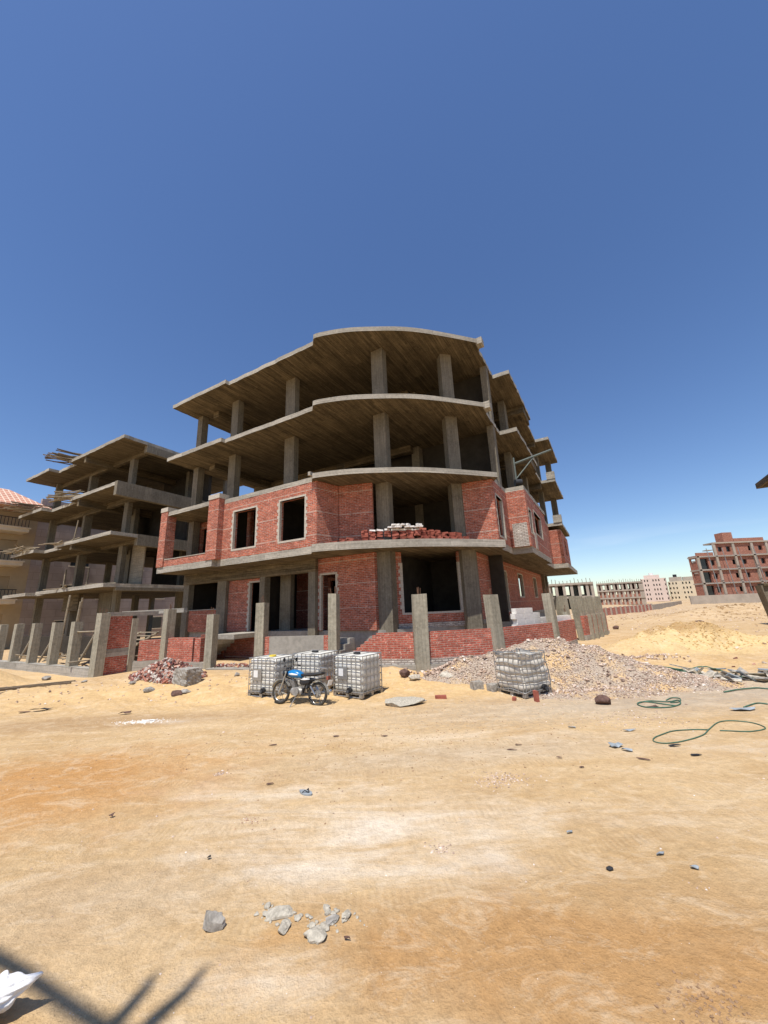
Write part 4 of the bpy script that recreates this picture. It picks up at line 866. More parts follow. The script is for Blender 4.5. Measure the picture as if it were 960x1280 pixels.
# ------------------------------------------------------------------ liquid tanks in cages
def ibc(label,x,y,rz,bent=0,mat='tank',cap='black',lab=True,W_=1.12,D_=1.0,H_=1.16):
    z=min(G(x+dx,y+dy) for dx in(-.4,.4) for dy in(-.4,.4))+.01
    T=thing('caged_tank',label,'tank',(x,y,z),'caged plastic tanks',rz,True)
    def warp(p):
        X,Y,Z=p
        if bent:
            k=max(0,Z-.25)
            X+=bent*(-.05*k+.02*math.sin(Z*7+Y*4)); Y+=bent*(.04*math.sin(Z*6+X*5)*k+.03*k); Z+=bent*(-.04*k*math.sin(X*4+1.2)*1.0)
        return (X,Y,Z)
    def fin(mb,name,m_,par=T,sm=False):
        mb.v=[warp(p) for p in mb.v]; return mb.build(name,M[m_],par,smooth=sm)
    # pallet: two skid rails, corner feet, deck
    mb=MB()
    for yy in (-D_/2+.05,0,D_/2-.05): mb.tube([(-W_/2+.02,yy,.025),(W_/2-.02,yy,.025)],.022,6)
    for xx in (-W_/2+.07,0,W_/2-.07):
        for yy in (-D_/2+.06,0,D_/2-.06): mb.box((xx,yy,.07),(.11,.1,.08))
    mb.box((0,0,.125),(W_-.02,D_-.02,.03)); fin(mb,'pallet','steel')
    # bottle with bulges between the cage rails
    mb=MB(); secs=[]; rails=[.16,.36,.56,.76,.96,1.10]
    def half(z):
        if z>1.09: return 0
        for a,b in zip(rails[:-1],rails[1:]):
            if a<=z<=b: t=(z-a)/(b-a); return -.02+.030*math.sin(math.pi*t)**.7*(1.25 if bent else 1)
        return -.02
    zs=[.15]+[.16+i*.02 for i in range(47)]+[1.115,1.13]
    top=1.07 if bent else 1.2
    for z in zs:
        if z>top: break
        o_=half(z); e=0
        if z>1.08: e=-(z-1.08)*.9
        if z<.18: e=-.03
        secs.append(((0,0,z),W_/2-.03+o_+e,D_/2-.03+o_+e))
    if not bent: secs.append(((0,0,1.135),W_/2-.14,D_/2-.14))
    mb.loft(secs,56,11,axis='z')
    if bent:
        # torn open top: drop the lid face and give a ragged rim
        mb.f=mb.f[:-1]; mb.m=mb.m[:-1]; n=len(mb.v)
        for i in range(n-56,n):
            X,Y,Z=mb.v[i]; mb.v[i]=(X,Y,Z+.07*math.sin(i*.9)+random.uniform(-.05,.08))
        mb.v=[(X*(1+.02*math.sin(Z*21+Y*9)),Y*(1+.025*math.sin(Z*17+X*8)),Z) for X,Y,Z in mb.v]
    B=fin(mb,'bottle',mat,T,True)
    if not bent:
        mb=MB(); mb.cyl((0,-.02,1.155),.11,.05,n=20); fin(mb,'cap',cap)
        if lab:
            mb=MB(); mb.box((-.16,-D_/2-.022,.66),(.38,.012,.34)); pl=fin(mb,'label_plate','steel')
            mb=MB(); mb.box((-.20,-D_/2-.031,.68),(.17,.006,.20)); fin(mb,'sticker','white',pl)
    mb=MB(); mb.cyl((.12 if not bent else .2,-D_/2+.0,.22),.075,.14,'y'); mb.tube([(.12 if not bent else .2,-D_/2-.08,.22),(.12 if not bent else .2,-D_/2-.12,.15)],.05,8); fin(mb,'valve','black')
    # cage
    mb=MB(); r=.011; a,b=W_/2,D_/2
    for z in ([.17,.36,.56,.76,.96,1.13] if not bent else [.17,.40,.62,.84,1.10]):
        rr=.014 if z>1.05 or z<.2 else r
        q=.04; loop=[(-a+q,-b,z),(a-q,-b,z),(a,-b+q,z),(a,b-q,z),(a-q,b,z),(-a+q,b,z),(-a,b-q,z),(-a,-b+q,z)]
        L2=[]
        for i in range(8):
            p,q_=Vector(loop[i]),Vector(loop[(i+1)%8]); m_=6 if i%2==0 else 1
            for k in range(m_):
                pt=p+(q_-p)*k/m_
                L2.append((pt.x,pt.y,pt.z+(bent*.022*math.sin(pt.x*11+z*9+pt.y*7) if bent else 0)))
        mb.tube(L2,rr,6,close=True)
    nx,ny=6,5
    for i in range(nx+1):
        for s in (-1,1):
            X=-a+.05+(2*a-.1)*i/nx; mb.tube([(X,s*b,.1+k*.26) for k in range(4)]+[(X,s*b,1.13)],r,6)
    for i in range(ny+1):
        for s in (-1,1):
            Y=-b+.05+(2*b-.1)*i/ny; mb.tube([(s*a,Y,.1+k*.26) for k in range(4)]+[(s*a,Y,1.13)],r,6)
    if not bent:
        for X in (-.2,.2): mb.tube([(X,-b,1.14),(X,b,1.14)],.011,6)
    fin(mb,'cage','steel'); return T
ibc('milky caged tank with white sticker, rightmost of the three beside the motorcycle',-.99,12.12,R(-35))
ibc('milky caged tank behind the motorcycle seat, middle of the three',-2.42,12.98,R(-27),lab=False)
ibc('dusty caged tank with yellow cap behind the motorcycle front wheel',-3.78,12.92,R(-27),cap='yellow',mat='tank')
ibc('battered grey open topped caged tank in front of the gravel pile',3.77,11.6,R(31),bent=1,mat='tankg')
# ------------------------------------------------------------------ motorcycle
def motorcycle():
    xf,xr=at(345,881)[:2],at(401,883)[:2]
    cx,cy=(xf[0]+xr[0])/2,(xf[1]+xr[1])/2+.08; rz=math.atan2(xf[1]-xr[1],xf[0]-xr[0])
    z=(G(*xf)+G(*xr))/2
    T=thing('motorcycle','parked motorcycle with bright blue fuel tank in front of the caged tanks','motorcycle',(cx,cy,z),None,rz,True)
    T.rotation_euler=(R(6),0,rz)
    rw=.30; XF,XR=.64,-.62
    def wheel(X,nm):
        mb=MB(); mb.tube([(X+.245*math.cos(a),0,rw+.245*math.sin(a)) for a in [2*math.pi*k/40 for k in range(40)]],.018,8,close=True); w=mb.build(nm,M['chrome'],T,smooth=True)
        mb=MB(); mb.tube([(X+.272*math.cos(a),0,rw+.272*math.sin(a)) for a in [2*math.pi*k/44 for k in range(44)]],.040,10,close=True); mb.build('tyre',M['rubber'],w,smooth=True)
        mb=MB(); mb.cyl((X,0,rw),.065,.13,'y'); mb.cyl((X,0,rw),.10,.04,'y')
        mb.build('hub',M['alu'],w)
        mb=MB()
        for k in range(18):
            a=2*math.pi*k/18; s=.05*(1 if k%2 else -1); mb.tube([(X+.06*math.cos(a),s,rw+.06*math.sin(a)),(X+.245*math.cos(a+.25),0,rw+.245*math.sin(a+.25))],.0045,4)
        mb.build('spokes',M['chrome'],w)
    wheel(XF,'front_wheel'); wheel(XR,'rear_wheel')
    mb=MB()
    for s in (-.085,.085): mb.tube([(XF,s,rw),(XF-.10,s,.55),(XF-.20,s,.86)],[.026,.024,.020],8)
    mb.box((XF-.19,0,.84),(.06,.22,.04)); mb.build('fork',M['chrome'],T,smooth=False)
    mb=MB(); arc=[(XF+.33*math.cos(a),rw+.33*math.sin(a)) for a in [R(20+10*k) for k in range(14)]]
    for i in range(13):
        (x0,z0),(x1,z1)=arc[i],arc[i+1]; mb.add([(x0,-.05,z0-.01),(x0,.05,z0-.01),(x1,.05,z1-.01),(x1,-.05,z1-.01),(x0,-.05,z0),(x0,.05,z0),(x1,.05,z1),(x1,-.05,z1)],[(0,1,2,3),(7,6,5,4),(0,4,5,1),(2,6,7,3),(1,5,6,2),(0,3,7,4)])
    mb.build('front_mudguard',M['chrome'],T)
    mb=MB(); arc=[(XR+.34*math.cos(a),rw+.34*math.sin(a)) for a in [R(60+10*k) for k in range(13)]]
    for i in range(12):
        (x0,z0),(x1,z1)=arc[i],arc[i+1]; mb.add([(x0,-.06,z0-.01),(x0,.06,z0-.01),(x1,.06,z1-.01),(x1,-.06,z1-.01),(x0,-.06,z0),(x0,.06,z0),(x1,.06,z1),(x1,-.06,z1)],[(0,1,2,3),(7,6,5,4),(0,4,5,1),(2,6,7,3),(1,5,6,2),(0,3,7,4)])
    mb.build('rear_mudguard',M['chrome'],T)
    mb=MB(); mb.tube([(XF-.22,0,.88),(XF-.13,0,.70),(.25,0,.62),(.28,0,.30),(-.12,0,.26),(-.22,0,.60),(.05,0,.72),(XF-.2,0,.82)],.024,8)
    for s in (-.1,.1): mb.tube([(-.2,s,.62),(-.60,s,.68),(-.88,s,.72)],.016,6); mb.tube([(-.14,s,.28),(XR,s,rw)],.022,6)
    mb.build('frame',M['black'],T)
    mb=MB(); mb.loft([((.42,0,.80),.04,.04),((.38,0,.80),.10,.075),((.25,0,.80),.145,.105),((.08,0,.79),.15,.105),((-.05,0,.76),.11,.075),((-.10,0,.745),.07,.04)],22,2.4); ft=mb.build('fuel_tank',M['blue'],T,smooth=True)
    mb=MB(); mb.cyl((.2,0,.915),.035,.02); mb.build('fuel_cap',M['chrome'],ft)
    mb=MB()
    for s in (-1,1): mb.loft([((.30,s*.136,.79),.012,.012),((.2,s*.150,.79),.012,.028),((.05,s*.150,.78),.012,.02),((.0,s*.135,.775),.008,.008)],10,2)
    mb.build('white_stripe',M['white'],ft)
    mb=MB(); mb.loft([((-.06,0,.775),.09,.03),((-.2,0,.775),.125,.045),((-.5,0,.795),.13,.05),((-.72,0,.83),.115,.045),((-.78,0,.84),.08,.02)],18,2.6); mb.build('seat',M['seat'],T,smooth=True)
    mb=MB()
    for s in (-1,1): mb.loft([((-.08,s*.115,.60),.02,.06),((-.22,s*.13,.60),.025,.09),((-.40,s*.12,.62),.02,.05)],12,2.4)
    sp=mb.build('side_cover',M['black'],T,smooth=True)
    mb=MB()
    for s in (-1,1): mb.loft([((-.12,s*.140,.66),.010,.012),((-.25,s*.155,.67),.010,.028),((-.42,s*.142,.68),.010,.012)],10,2)
    mb.build('white_flash',M['white'],sp,smooth=True)
    mb=MB(); mb.loft([((.26,0,.34),.10,.05),((.2,0,.34),.13,.11),((.0,0,.34),.14,.12),((-.14,0,.34),.10,.09)],18,2.6); mb.cyl((.02,0,.34),.10,.36,'y',22); en=mb.build('engine',M['alu'],T,smooth=False)
    mb=MB()
    for k in range(8): mb.box((.15+.012*k,0,.45+.024*k),(.17,.17,.010),mat=Matrix.Rotation(R(-20),3,'Y'))
    mb.box((.2,0,.54),(.10,.11,.22),mat=Matrix.Rotation(R(20),3,'Y')); mb.build('cylinder_fins',M['alu'],en)
    mb=MB(); mb.tube([(.28,-.08,.50),(.36,-.11,.42),(.30,-.14,.25),(.05,-.16,.20),(-.25,-.17,.24)],.022,10); mb.tube([(-.25,-.17,.24),(-.4,-.18,.28),(-.95,-.19,.38)],[.03,.045,.045],12); mb.build('exhaust',M['chrome'],T,smooth=True)
    mb=MB(); mb.tube([(XF-.34,-.36,1.0),(XF-.27,-.22,1.02),(XF-.21,-.08,.92),(XF-.21,.08,.92),(XF-.27,.22,1.02),(XF-.34,.36,1.0)],.012,8); hb=mb.build('handlebar',M['chrome'],T,smooth=True)
    for s in (-1,1):
        mb=MB(); mb.tube([(XF-.30,s*.27,1.012),(XF-.34,s*.37,1.0)],.019,8); mb.build('grip',M['black'],hb)
        mb=MB(); mb.tube([(XF-.27,s*.22,1.02),(XF-.24,s*.26,1.14)],.006,6); mb.cyl((XF-.24,s*.28,1.17),.05,.02,'x',16); mb.build('mirror',M['black'],hb)
    mb=MB(); mb.loft([((XF-.20,0,.80),.06,.06),((XF-.14,0,.80),.085,.085),((XF-.07,0,.80),.09,.09)],20,2); hl=mb.build('headlight',M['black'],T,smooth=True)
    mb=MB(); mb.cyl((XF-.065,0,.80),.08,.015,'x'); mb.build('lens',M['chrome'],hl)
    mb=MB()
    for s in (-.06,.06): mb.cyl((XF-.20,s,.93),.04,.05,'z',16)
    mb.build('instruments',M['black'],T)
    mb=MB()
    for s in (-.11,.11): mb.tube([(-.55,s,.86),(-.62,s,.98),(-.95,s,.96),(-.98,s,.78)],.010,6)
    for X in (-.66,-.76,-.86,-.95): mb.tube([(X,-.11,.975),(X,.11,.975)],.008,6)
    mb.build('luggage_rack',M['chrome'],T)
    mb=MB(); mb.box((-.94,0,.72),(.05,.14,.09)); mb.build('tail_light',M['redbrick'],T)
    mb=MB(); mb.box((-1.0,0,.60),(.012,.2,.14),mat=Matrix.Rotation(R(-15),3,'Y')); mb.build('number_plate',M['white'],T)
    mb=MB(); mb.tube([(-.45,-.12,.5),(-.62,-.13,rw)],.028,8); mb.tube([(-.45,.12,.5),(-.62,.13,rw)],.028,8); mb.build('shock_absorber',M['chrome'],T)
    mb=MB(); mb.tube([(0,.14,.24),(.02,.36,-.02)],.012,6); mb.build('side_stand',M['steel'],T)
    mb=MB(); mb.box((.02,0,.22),(.03,.5,.02)); mb.build('footrest',M['black'],T)
motorcycle()
# ------------------------------------------------------------------ rocks and lumps
def lump(name,label,cat,x,y,sx,sy,sz,mat,seed=0,rz=0,group=None,amp=.28,det=3,sink=.25,z=None):
    rs=np.random.RandomState(seed); bm=__import__('bmesh').new(); import bmesh
    bmesh.ops.create_icosphere(bm,subdivisions=det,radius=1)
    ph=rs.uniform(0,6.28,(7,3)); fr=rs.normal(0,1,(7,3)); amps=amp/np.arange(1,8)**.8
    cuts=[(q/np.linalg.norm(q),c) for q,c in zip(rs.normal(0,1,(11,3)),rs.uniform(.52,.92,11))]
    vs=[]
    for v in bm.verts:
        p=np.array(v.co); d=1.0
        for k in range(7): d+=amps[k]*math.sin(float(fr[k]@p)*(1.6+k*1.5)+ph[k][0])*.55
        d+=rs.uniform(-.03,.03) if det<4 else .09*(vnoise(np.array([p[0]*4+p[2]*3+seed]),np.array([p[1]*4-p[2]*2]))[0])+.07*abs(vnoise(np.array([p[0]*9-p[2]*6]),np.array([p[1]*9+p[2]*8+seed]))[0])+rs.uniform(-.012,.012)
        p=p*(1+(d-1)*.75)
        if amp>.06:
            for q,c in cuts:
                e=float(p@q)
                if e>c: p=p-q*(e-c)*.93
            p=p*1.12
        vs.append((p[0]*sx,p[1]*sy,p[2]*sz))
    fs=[tuple(q.index for q in f.verts) for f in bm.faces]; bm.free()
    mb=MB(); mb.add(vs,fs); me_o=mb.build(name,M[mat] if isinstance(mat,str) else mat)
    me_o.location=(x,y,(G(x,y) if z is None else z)+sz*(1-sink)-sz*.05); me_o.rotation_euler=(0,0,rz)
    return tag(me_o,label,cat,group)
def lp(px,py,*a,**k):
    p=at(px,py); return p
p=at(266,1160); lump('rock','lone rough grey rock on the sand at the lower left','rock',p[0],p[1],.075,.065,.068,'rock',5,.3,amp=.42,det=5,sink=.4)
for i,(px,py,s,lab,mt) in enumerate(((350,1143,.12,'flat grey crumbled cement cake, back left of the cluster in the foreground','chunk'),(356,1160,.075,'pale grey cement lump, front left of the foreground cluster','chunk'),(395,1170,.095,'pale split concrete lump at the front of the foreground cluster','chunk'),(416,1150,.07,'pinkish flat concrete chunk in the foreground cluster','rock'),(434,1145,.055,'small pale chunk at the right end of the foreground cluster','chunk'))):
    p=at(px,py); lump('concrete_chunk',lab,'rubble',p[0],p[1],s,s*.75,s*(.22 if i in (0,3) else .36),mt,20+i,i*1.1,'broken concrete chunks in the foreground',.5,4,sink=.5)
for i in range(60):
    px,py=random.choice(((345,1140),(372,1152),(405,1160),(335,1146),(425,1146))); p=at(px+random.gauss(0,11),py+random.gauss(0,7)); s=random.choice((.006,.009,.013,.02,.032))
    lump('concrete_crumb','tiny crumb of pale concrete around the foreground cluster','rubble',p[0],p[1],s,s,s*.6,'chunk',60+i,0,'concrete crumbs in the foreground',det=2,sink=.5)
p=at(235,856); 
lump_=MB(); lump_.box((0,0,.27),(.78,.62,.56),0,None,0,.03)
bb=lump_.v
def rough_block(x,y,rz):
    import bmesh
    bm=bmesh.new(); bmesh.ops.create_cube(bm,size=1); bmesh.ops.subdivide_edges(bm,edges=bm.edges[:],cuts=7,use_grid_fill=True); rs=np.random.RandomState(4)
    for v in bm.verts:
        c=v.co; n=vnoise(np.array([c.x*5+c.z*3]),np.array([c.y*5-c.z*4]))[0]; n2=vnoise(np.array([c.x*13+c.z*9]),np.array([c.y*11-c.z*14+7]))[0]
        k=1+.16*n+.12*n2; v.co=Vector((c.x*.72*k,c.y*.58*k,c.z*.52*(1+.10*n2)+.24+rs.uniform(-.006,.006)))
    vs=[tuple(v.co) for v in bm.verts]; fs=[tuple(q.index for q in f.verts) for f in bm.faces]; bm.free()
    mb=MB(); mb.add(vs,fs); o=mb.build('concrete_block',M['rock']); o.location=(x,y,G(x,y)-.02); o.rotation_euler=(0,0,rz); return tag(o,'rough square concrete block in front of the rubble heap','block')
rough_block(-7.15,14.15,R(-28))
def scatter_mesh(name,pts,sizes,mat,label,cat,kind='stuff',flat=.7,seed=1,kindshape='stone'):
    rs=np.random.RandomState(seed); base=np.array([(1,0,0),(-1,0,0),(0,1,0),(0,-1,0),(0,0,1),(0,0,-1)],float)
    cube=np.array([(x,y,z) for x in(-1,1) for y in(-.5,.5) for z in(-.32,.32)],float)
    if kindshape=='stone': B=base; F_=[(0,2,4),(2,1,4),(1,3,4),(3,0,4),(2,0,5),(1,2,5),(3,1,5),(0,3,5)]
    else: B=cube; F_=[(0,1,3,2),(4,6,7,5),(0,4,5,1),(2,3,7,6),(0,2,6,4),(1,5,7,3)]
    n=len(pts); nb=len(B); V=np.zeros((n,nb,3))
    for i in range(n):
        q=rs.normal(size=4); q/=np.linalg.norm(q); w,x,y,z=q
        Rm=np.array([[1-2*(y*y+z*z),2*(x*y-z*w),2*(x*z+y*w)],[2*(x*y+z*w),1-2*(x*x+z*z),2*(y*z-x*w)],[2*(x*z-y*w),2*(y*z+x*w),1-2*(x*x+y*y)]])
        b=B*rs.uniform(.65,1.25,(nb,1))*sizes[i] if kindshape=='stone' else B*rs.uniform(.55,1.1)*sizes[i]
        b=b@Rm.T; b[:,2]*=flat; V[i]=b+pts[i]
    V=V.reshape(-1,3); f=[]
    for i in range(n):
        f+=[tuple(k+i*nb for k in q) for q in F_]
    me=bpy.data.meshes.new(name); me.from_pydata(V.tolist(),[],f); me.materials.append(M[mat]); o=bpy.data.objects.new(name,me); scene.collection.objects.link(o)
    tag(o,label,cat,None,kind); return o
def onground(xy,dz=0): 
    z=ground(xy[:,0],xy[:,1]); return np.column_stack([xy,z+dz])
rs=np.random.RandomState(11)
# gravel pile: heap body and a skin of stones
def gz(x,y):
    x=np.asarray(x,float);y=np.asarray(y,float)
    h=mound(x,y,5.35,13.75,3.3,1.9,.98,-.12,.9)+mound(x,y,7.6,12.6,3.0,1.6,.42,-.45)+mound(x,y,2.6,13.6,1.9,1.0,.42)+mound(x,y,5.6,11.4,3.2,1.1,.12)
    h=h*(1+.25*vnoise(x*1.7,y*1.7)+.12*vnoise(x*5,y*5)); return h
def gravel():
    xs=np.linspace(.4,13.5,190); ys=np.linspace(9.2,16.2,110); X,Y=np.meshgrid(xs,ys); h=gz(X,Y); Z=ground(X,Y)+h-.03
    me=bpy.data.meshes.new('gravel_body'); idx=np.arange(X.size).reshape(X.shape); keep=h>.012
    q=[]
    for j in range(X.shape[0]-1):
        for i in range(X.shape[1]-1):
            if keep[j,i] or keep[j+1,i] or keep[j,i+1] or keep[j+1,i+1]: q.append((int(idx[j,i]),int(idx[j,i+1]),int(idx[j+1,i+1]),int(idx[j+1,i])))
    t=NT('gravel heap sand',.95,.1); P=t.coord('Object'); n=t.noise(P,24,4,.7); n2=t.noise(P,1.2,3); c=t.mix(t.ramp(n2,[(.45,0.),(.62,1.)]),(.41,.33,.255),(.58,.40,.21)); c=t.mix(.7,c,t.mix(1.,c,t.ramp(n,[(.3,.5),(.7,1.3)]),'MULTIPLY')); t.bump(n,.8,.03); m_=t.out(c)
    me.from_pydata(np.stack([X,Y,Z],-1).reshape(-1,3).tolist(),[],q); me.materials.append(m_); me.polygons.foreach_set('use_smooth',[True]*len(me.polygons))
    o=bpy.data.objects.new('gravel_heap',me); scene.collection.objects.link(o); tag(o,'heap of pale gravel mixed with sand behind the battered grey tank','gravel',None,'stuff')
    n=420; x=rs.uniform(1.2,8.8,n); y=rs.uniform(11.2,15,n); h=gz(x,y); k=h>.06; x,y,h=x[k],y[k],h[k]; scatter_mesh('gravel',np.column_stack([x,y,ground(x,y)+h-.01]),rs.uniform(.035,.085,len(x)),'gravel','larger stones lying on the gravel heap','gravel',seed=4)
    n=60000; x=rs.uniform(.4,13.5,n); y=rs.uniform(9.0,16,n); h=gz(x,y); 
    p=np.clip(h*6,0,1)*(.30+.9*np.clip(vnoise(x*.9,y*.9)+.55,0,1)); fringe=mound(x,y,7.0,11.0,4.8,1.9,.38); k=rs.rand(n)<np.maximum(p,fringe); k&=~((np.abs(vnoise(x*.5+3,y*.5))>.42))
    x,y,h=x[k],y[k],h[k]; pts=np.column_stack([x,y,ground(x,y)+h-.02]); sz=rs.uniform(.012,.034,len(x)); scatter_mesh('gravel',pts,sz,'gravel','loose gravel stones over the heap and spilling onto the track','gravel',seed=3)
gravel()
# brick rubble heap
n=1500; r_=np.sqrt(rs.rand(n)); a=rs.rand(n)*6.283; rx,ry=1.75,.85; dx=r_*np.cos(a)*rx; dy=r_*np.sin(a)*ry; rot=R(-24)
x=-8.45+dx*math.cos(rot)-dy*math.sin(rot); y=15.2+dx*math.sin(rot)+dy*math.cos(rot)
hh=.62*(1-r_)**.9*rs.rand(n)**.4; pts=onground(np.column_stack([x,y])); pts[:,2]+=hh+.02
scatter_mesh('brick_rubble',pts,rs.uniform(.035,.11,n),'rubble','heap of broken red brick and pale mortar by the rough concrete block','rubble',flat=1,seed=9,kindshape='box')
x=rs.uniform(-7.4,-4.9,170); y=17.0-(x+7.4)*.25+rs.uniform(-.2,.35,170); pts=np.column_stack([x,y,.40+.05*rs.rand(170)])
scatter_mesh('brick_rubble',pts,rs.uniform(.03,.08,170),'rubble','broken brick scattered on the footing under the entrance stairs','rubble',flat=1,seed=19,kindshape='box')
x=rs.normal(9.0,.9,230); y=15.0-(x-9.0)*.35+rs.normal(0,.3,230); scatter_mesh('site_debris',onground(np.column_stack([x,y]),.03)+np.column_stack([0*x,0*x,gz(x,y)]),rs.uniform(.02,.07,230),'gravel','broken brick and mortar debris trailing beyond the gravel heap','rubble',flat=.8,seed=29,kindshape='box')
x=rs.normal(15.5,2.0,420); y=12.9+(x-15.5)*.05+rs.normal(0,.55,420); scatter_mesh('site_debris',onground(np.column_stack([x,y]),.02),rs.uniform(.03,.09,420),'rubble','scattered brick and plaster debris beyond the green hose','rubble',flat=.7,seed=39,kindshape='box')
x=rs.uniform(-16,0.,260); y=rs.uniform(12.4,15.3,260); scatter_mesh('site_debris',onground(np.column_stack([x,y]),.01),rs.uniform(.012,.05,260),'gravel','small stones and chips at the foot of the fence','rubble',flat=.8,seed=49)
x=rs.normal(1.9,.6,90); y=14.0+rs.normal(0,.25,90); scatter_mesh('site_debris',onground(np.column_stack([x,y]),.04)+np.column_stack([0*x,0*x,gz(x,y)]),rs.uniform(.03,.10,90),'gravel','pale rubble at the left foot of the gravel heap','rubble',flat=.7,seed=59)
# pebbles over the whole track
n=5200; d=rs.uniform(2.6,14,n)**1.0; a=R(1)*rs.uniform(-48,50,n); x=d*np.sin(a); y=d*np.cos(a); k=(vnoise(x*.8+9,y*.8)>-.12)&(rs.rand(n)<.30+.7*(d/14)); x,y=x[k],y[k]
sz=np.where(rs.rand(len(x))<.04,rs.uniform(.010,.024,len(x)),rs.uniform(.002,.008,len(x)))*np.clip(np.hypot(x,y)/7,.55,1.6)
scatter_mesh('pebbles',onground(np.column_stack([x,y]),.0),sz,'gravel','small pebbles and chips strewn over the sandy track','pebbles',seed=5)
x=rs.uniform(14,60,1500); y=rs.uniform(15,70,1500); scatter_mesh('pebbles',onground(np.column_stack([x,y])),rs.uniform(.03,.12,1500),'gravel','stones strewn over the open sand at the right','pebbles',seed=6)
n=900; d=rs.uniform(2.7,6.5,n); a=R(1)*rs.uniform(-48,50,n); x=d*np.sin(a); y=d*np.cos(a); scatter_mesh('pebbles',onground(np.column_stack([x,y]),-.001),rs.uniform(.002,.007,n)*np.where(rs.rand(n)<.05,2.6,1),'gravel','fine pale pebbles in the near foreground sand','pebbles',seed=15)
n=700; x=rs.normal(.5,2.8,n); y=rs.normal(8.4,1.1,n); scatter_mesh('pebbles',onground(np.column_stack([x,y])),rs.uniform(.006,.022,n),'clod','brown clods and chips on the middle of the track','pebbles',seed=16)
n=1500; x=rs.normal(13.4,2.0,n); y=rs.normal(17.6,1.0,n); scatter_mesh('clods',onground(np.column_stack([x,y]),-.01),rs.uniform(.015,.07,n),'sandclod','lumps of damp sand on the dug yellow mound','clods',seed=17)
n=1500; x=rs.normal(36,6,n); y=rs.normal(38,5,n); scatter_mesh('clods',onground(np.column_stack([x,y]),-.02),rs.uniform(.04,.18,n),'excav','clods on the distant sand mounds','clods',seed=18)
# small flat gravel patches
for (px,py,sx,sy,nn,s,lab) in ((627,975,.42,.13,260,.014,'small patch of grey gravel on the track'),(553,1060,.13,.06,70,.012,'small scatter of pale stones in the foreground centre'),(313,1026,.22,.07,60,.008,'red brick crumbs on the pale sand'),(275,967,.10,.05,30,.02,'few pale stones on the damp soil'),(870,1085+20,.1,.05,8,.01,'few chips at the right'),(885,1255,.25,.08,120,.012,'brown clods at the lower right corner'),(790,900,1.2,.3,200,.018,'gravel spill beside the coiled hose')):
    p=at(px,py); x=p[0]+rs.normal(0,sx*.5,nn); y=p[1]+rs.normal(0,sy,nn); scatter_mesh('gravel_patch',onground(np.column_stack([x,y])),rs.uniform(.5,1.4,nn)*s,'clod' if 'brown' in lab else ('rubble' if 'brick' in lab else 'gravel'),lab,'gravel',seed=int(px))
# cement cake, lone bricks and other single things
p=at(503,880); lump('cement_cake','flat round cake of hardened grey cement between the tanks','cement',p[0],p[1],.56,.34,.09,'chunk',33,.1,amp=.4,det=4,sink=.45)
def loose(px,py,rz,label,rx=0,ry=0,me=brickme,s=1.0,dz=.03):
    p=at(px,py); return brick_at((p[0],p[1],G(p[0],p[1])+gz(p[0],p[1]).item()+dz),rz,me,label,'',rx,ry,s)
loose(551,873,-.1,'lone red brick on the sand right of the cement cake',s=1.25)
loose(671,877,.3,'red brick standing on end at the foot of the battered tank',0,math.pi/2,s=1.1,dz=.12)
loose(643,875,1.2,'broken red brick under the front corner of the battered tank',s=.8)
for (px,py,rz,s,lab) in ((596,860,.2,1.5,'small grey concrete cube left of the battered tank'),(617,864,.5,1.6,'grey concrete piece touching the battered tank')):
    p=at(px,py); mb=MB(); mb.box((0,0,0),(.2*s,.16*s,.15*s),rz,None,0,.02); o=mb.build('concrete_chunk',M['rock']); o.location=(p[0],p[1],G(p[0],p[1])+.08); tag(o,lab,'block')
p=at(753,880); lump('dark_rock','dark brown rock at the foot of the gravel heap','rock',p[0],p[1],.19,.15,.13,'brownrock',44,.4)
p=at(506,846); lump('cement_bucket','dark stained bucket lying by the white brick course','bucket',p[0]+.0,p[1],.19,.15,.15,'brownrock',45,.4,amp=.12)
p=at(518,850); lump('cement_sack','torn pale cement sack beside the dark bucket','sack',p[0]+.02,p[1],.2,.13,.13,'rockl',46,.1,amp=.22)
p=at(560,848); lump('cement_sack','crumpled pale sack at the fence foot near the gravel','sack',p[0],p[1],.28,.2,.12,'rockl',47,.1,amp=.3)
p=at(843,787+6); 
p=at(874,779); lump('dark_rock','dark bundle lying far out on the sand left of the distant mound','rock',p[0],p[1],.42,.25,.12,'brownrock',71,.1,amp=.2)
p=at(765,787); lump('dark_rock','dark clod beside the end of the post fence','rock',p[0]+.3,p[1],.22,.2,.14,'brownrock',72)
for i,(px,py,r0_) in enumerate(((186,862+2,.18),(165,855,.12),(58,850,.2),(232,866,.14),(105,853,.1),(296,845,.15),(585,790+60,.12))):
    p=at(px,py); lump('rubble_stone','grey stone on the sand bank before the fence','rubble',p[0],p[1],r0_,r0_*.7,r0_*.5,'rock',80+i,i,'stones on the sand bank')
p=at(205,868+0); lump('rubble_stone','dark flat stone in front of the rough concrete block','rubble',p[0]+.6,p[1]-.3,.24,.15,.08,'brownrock',91)
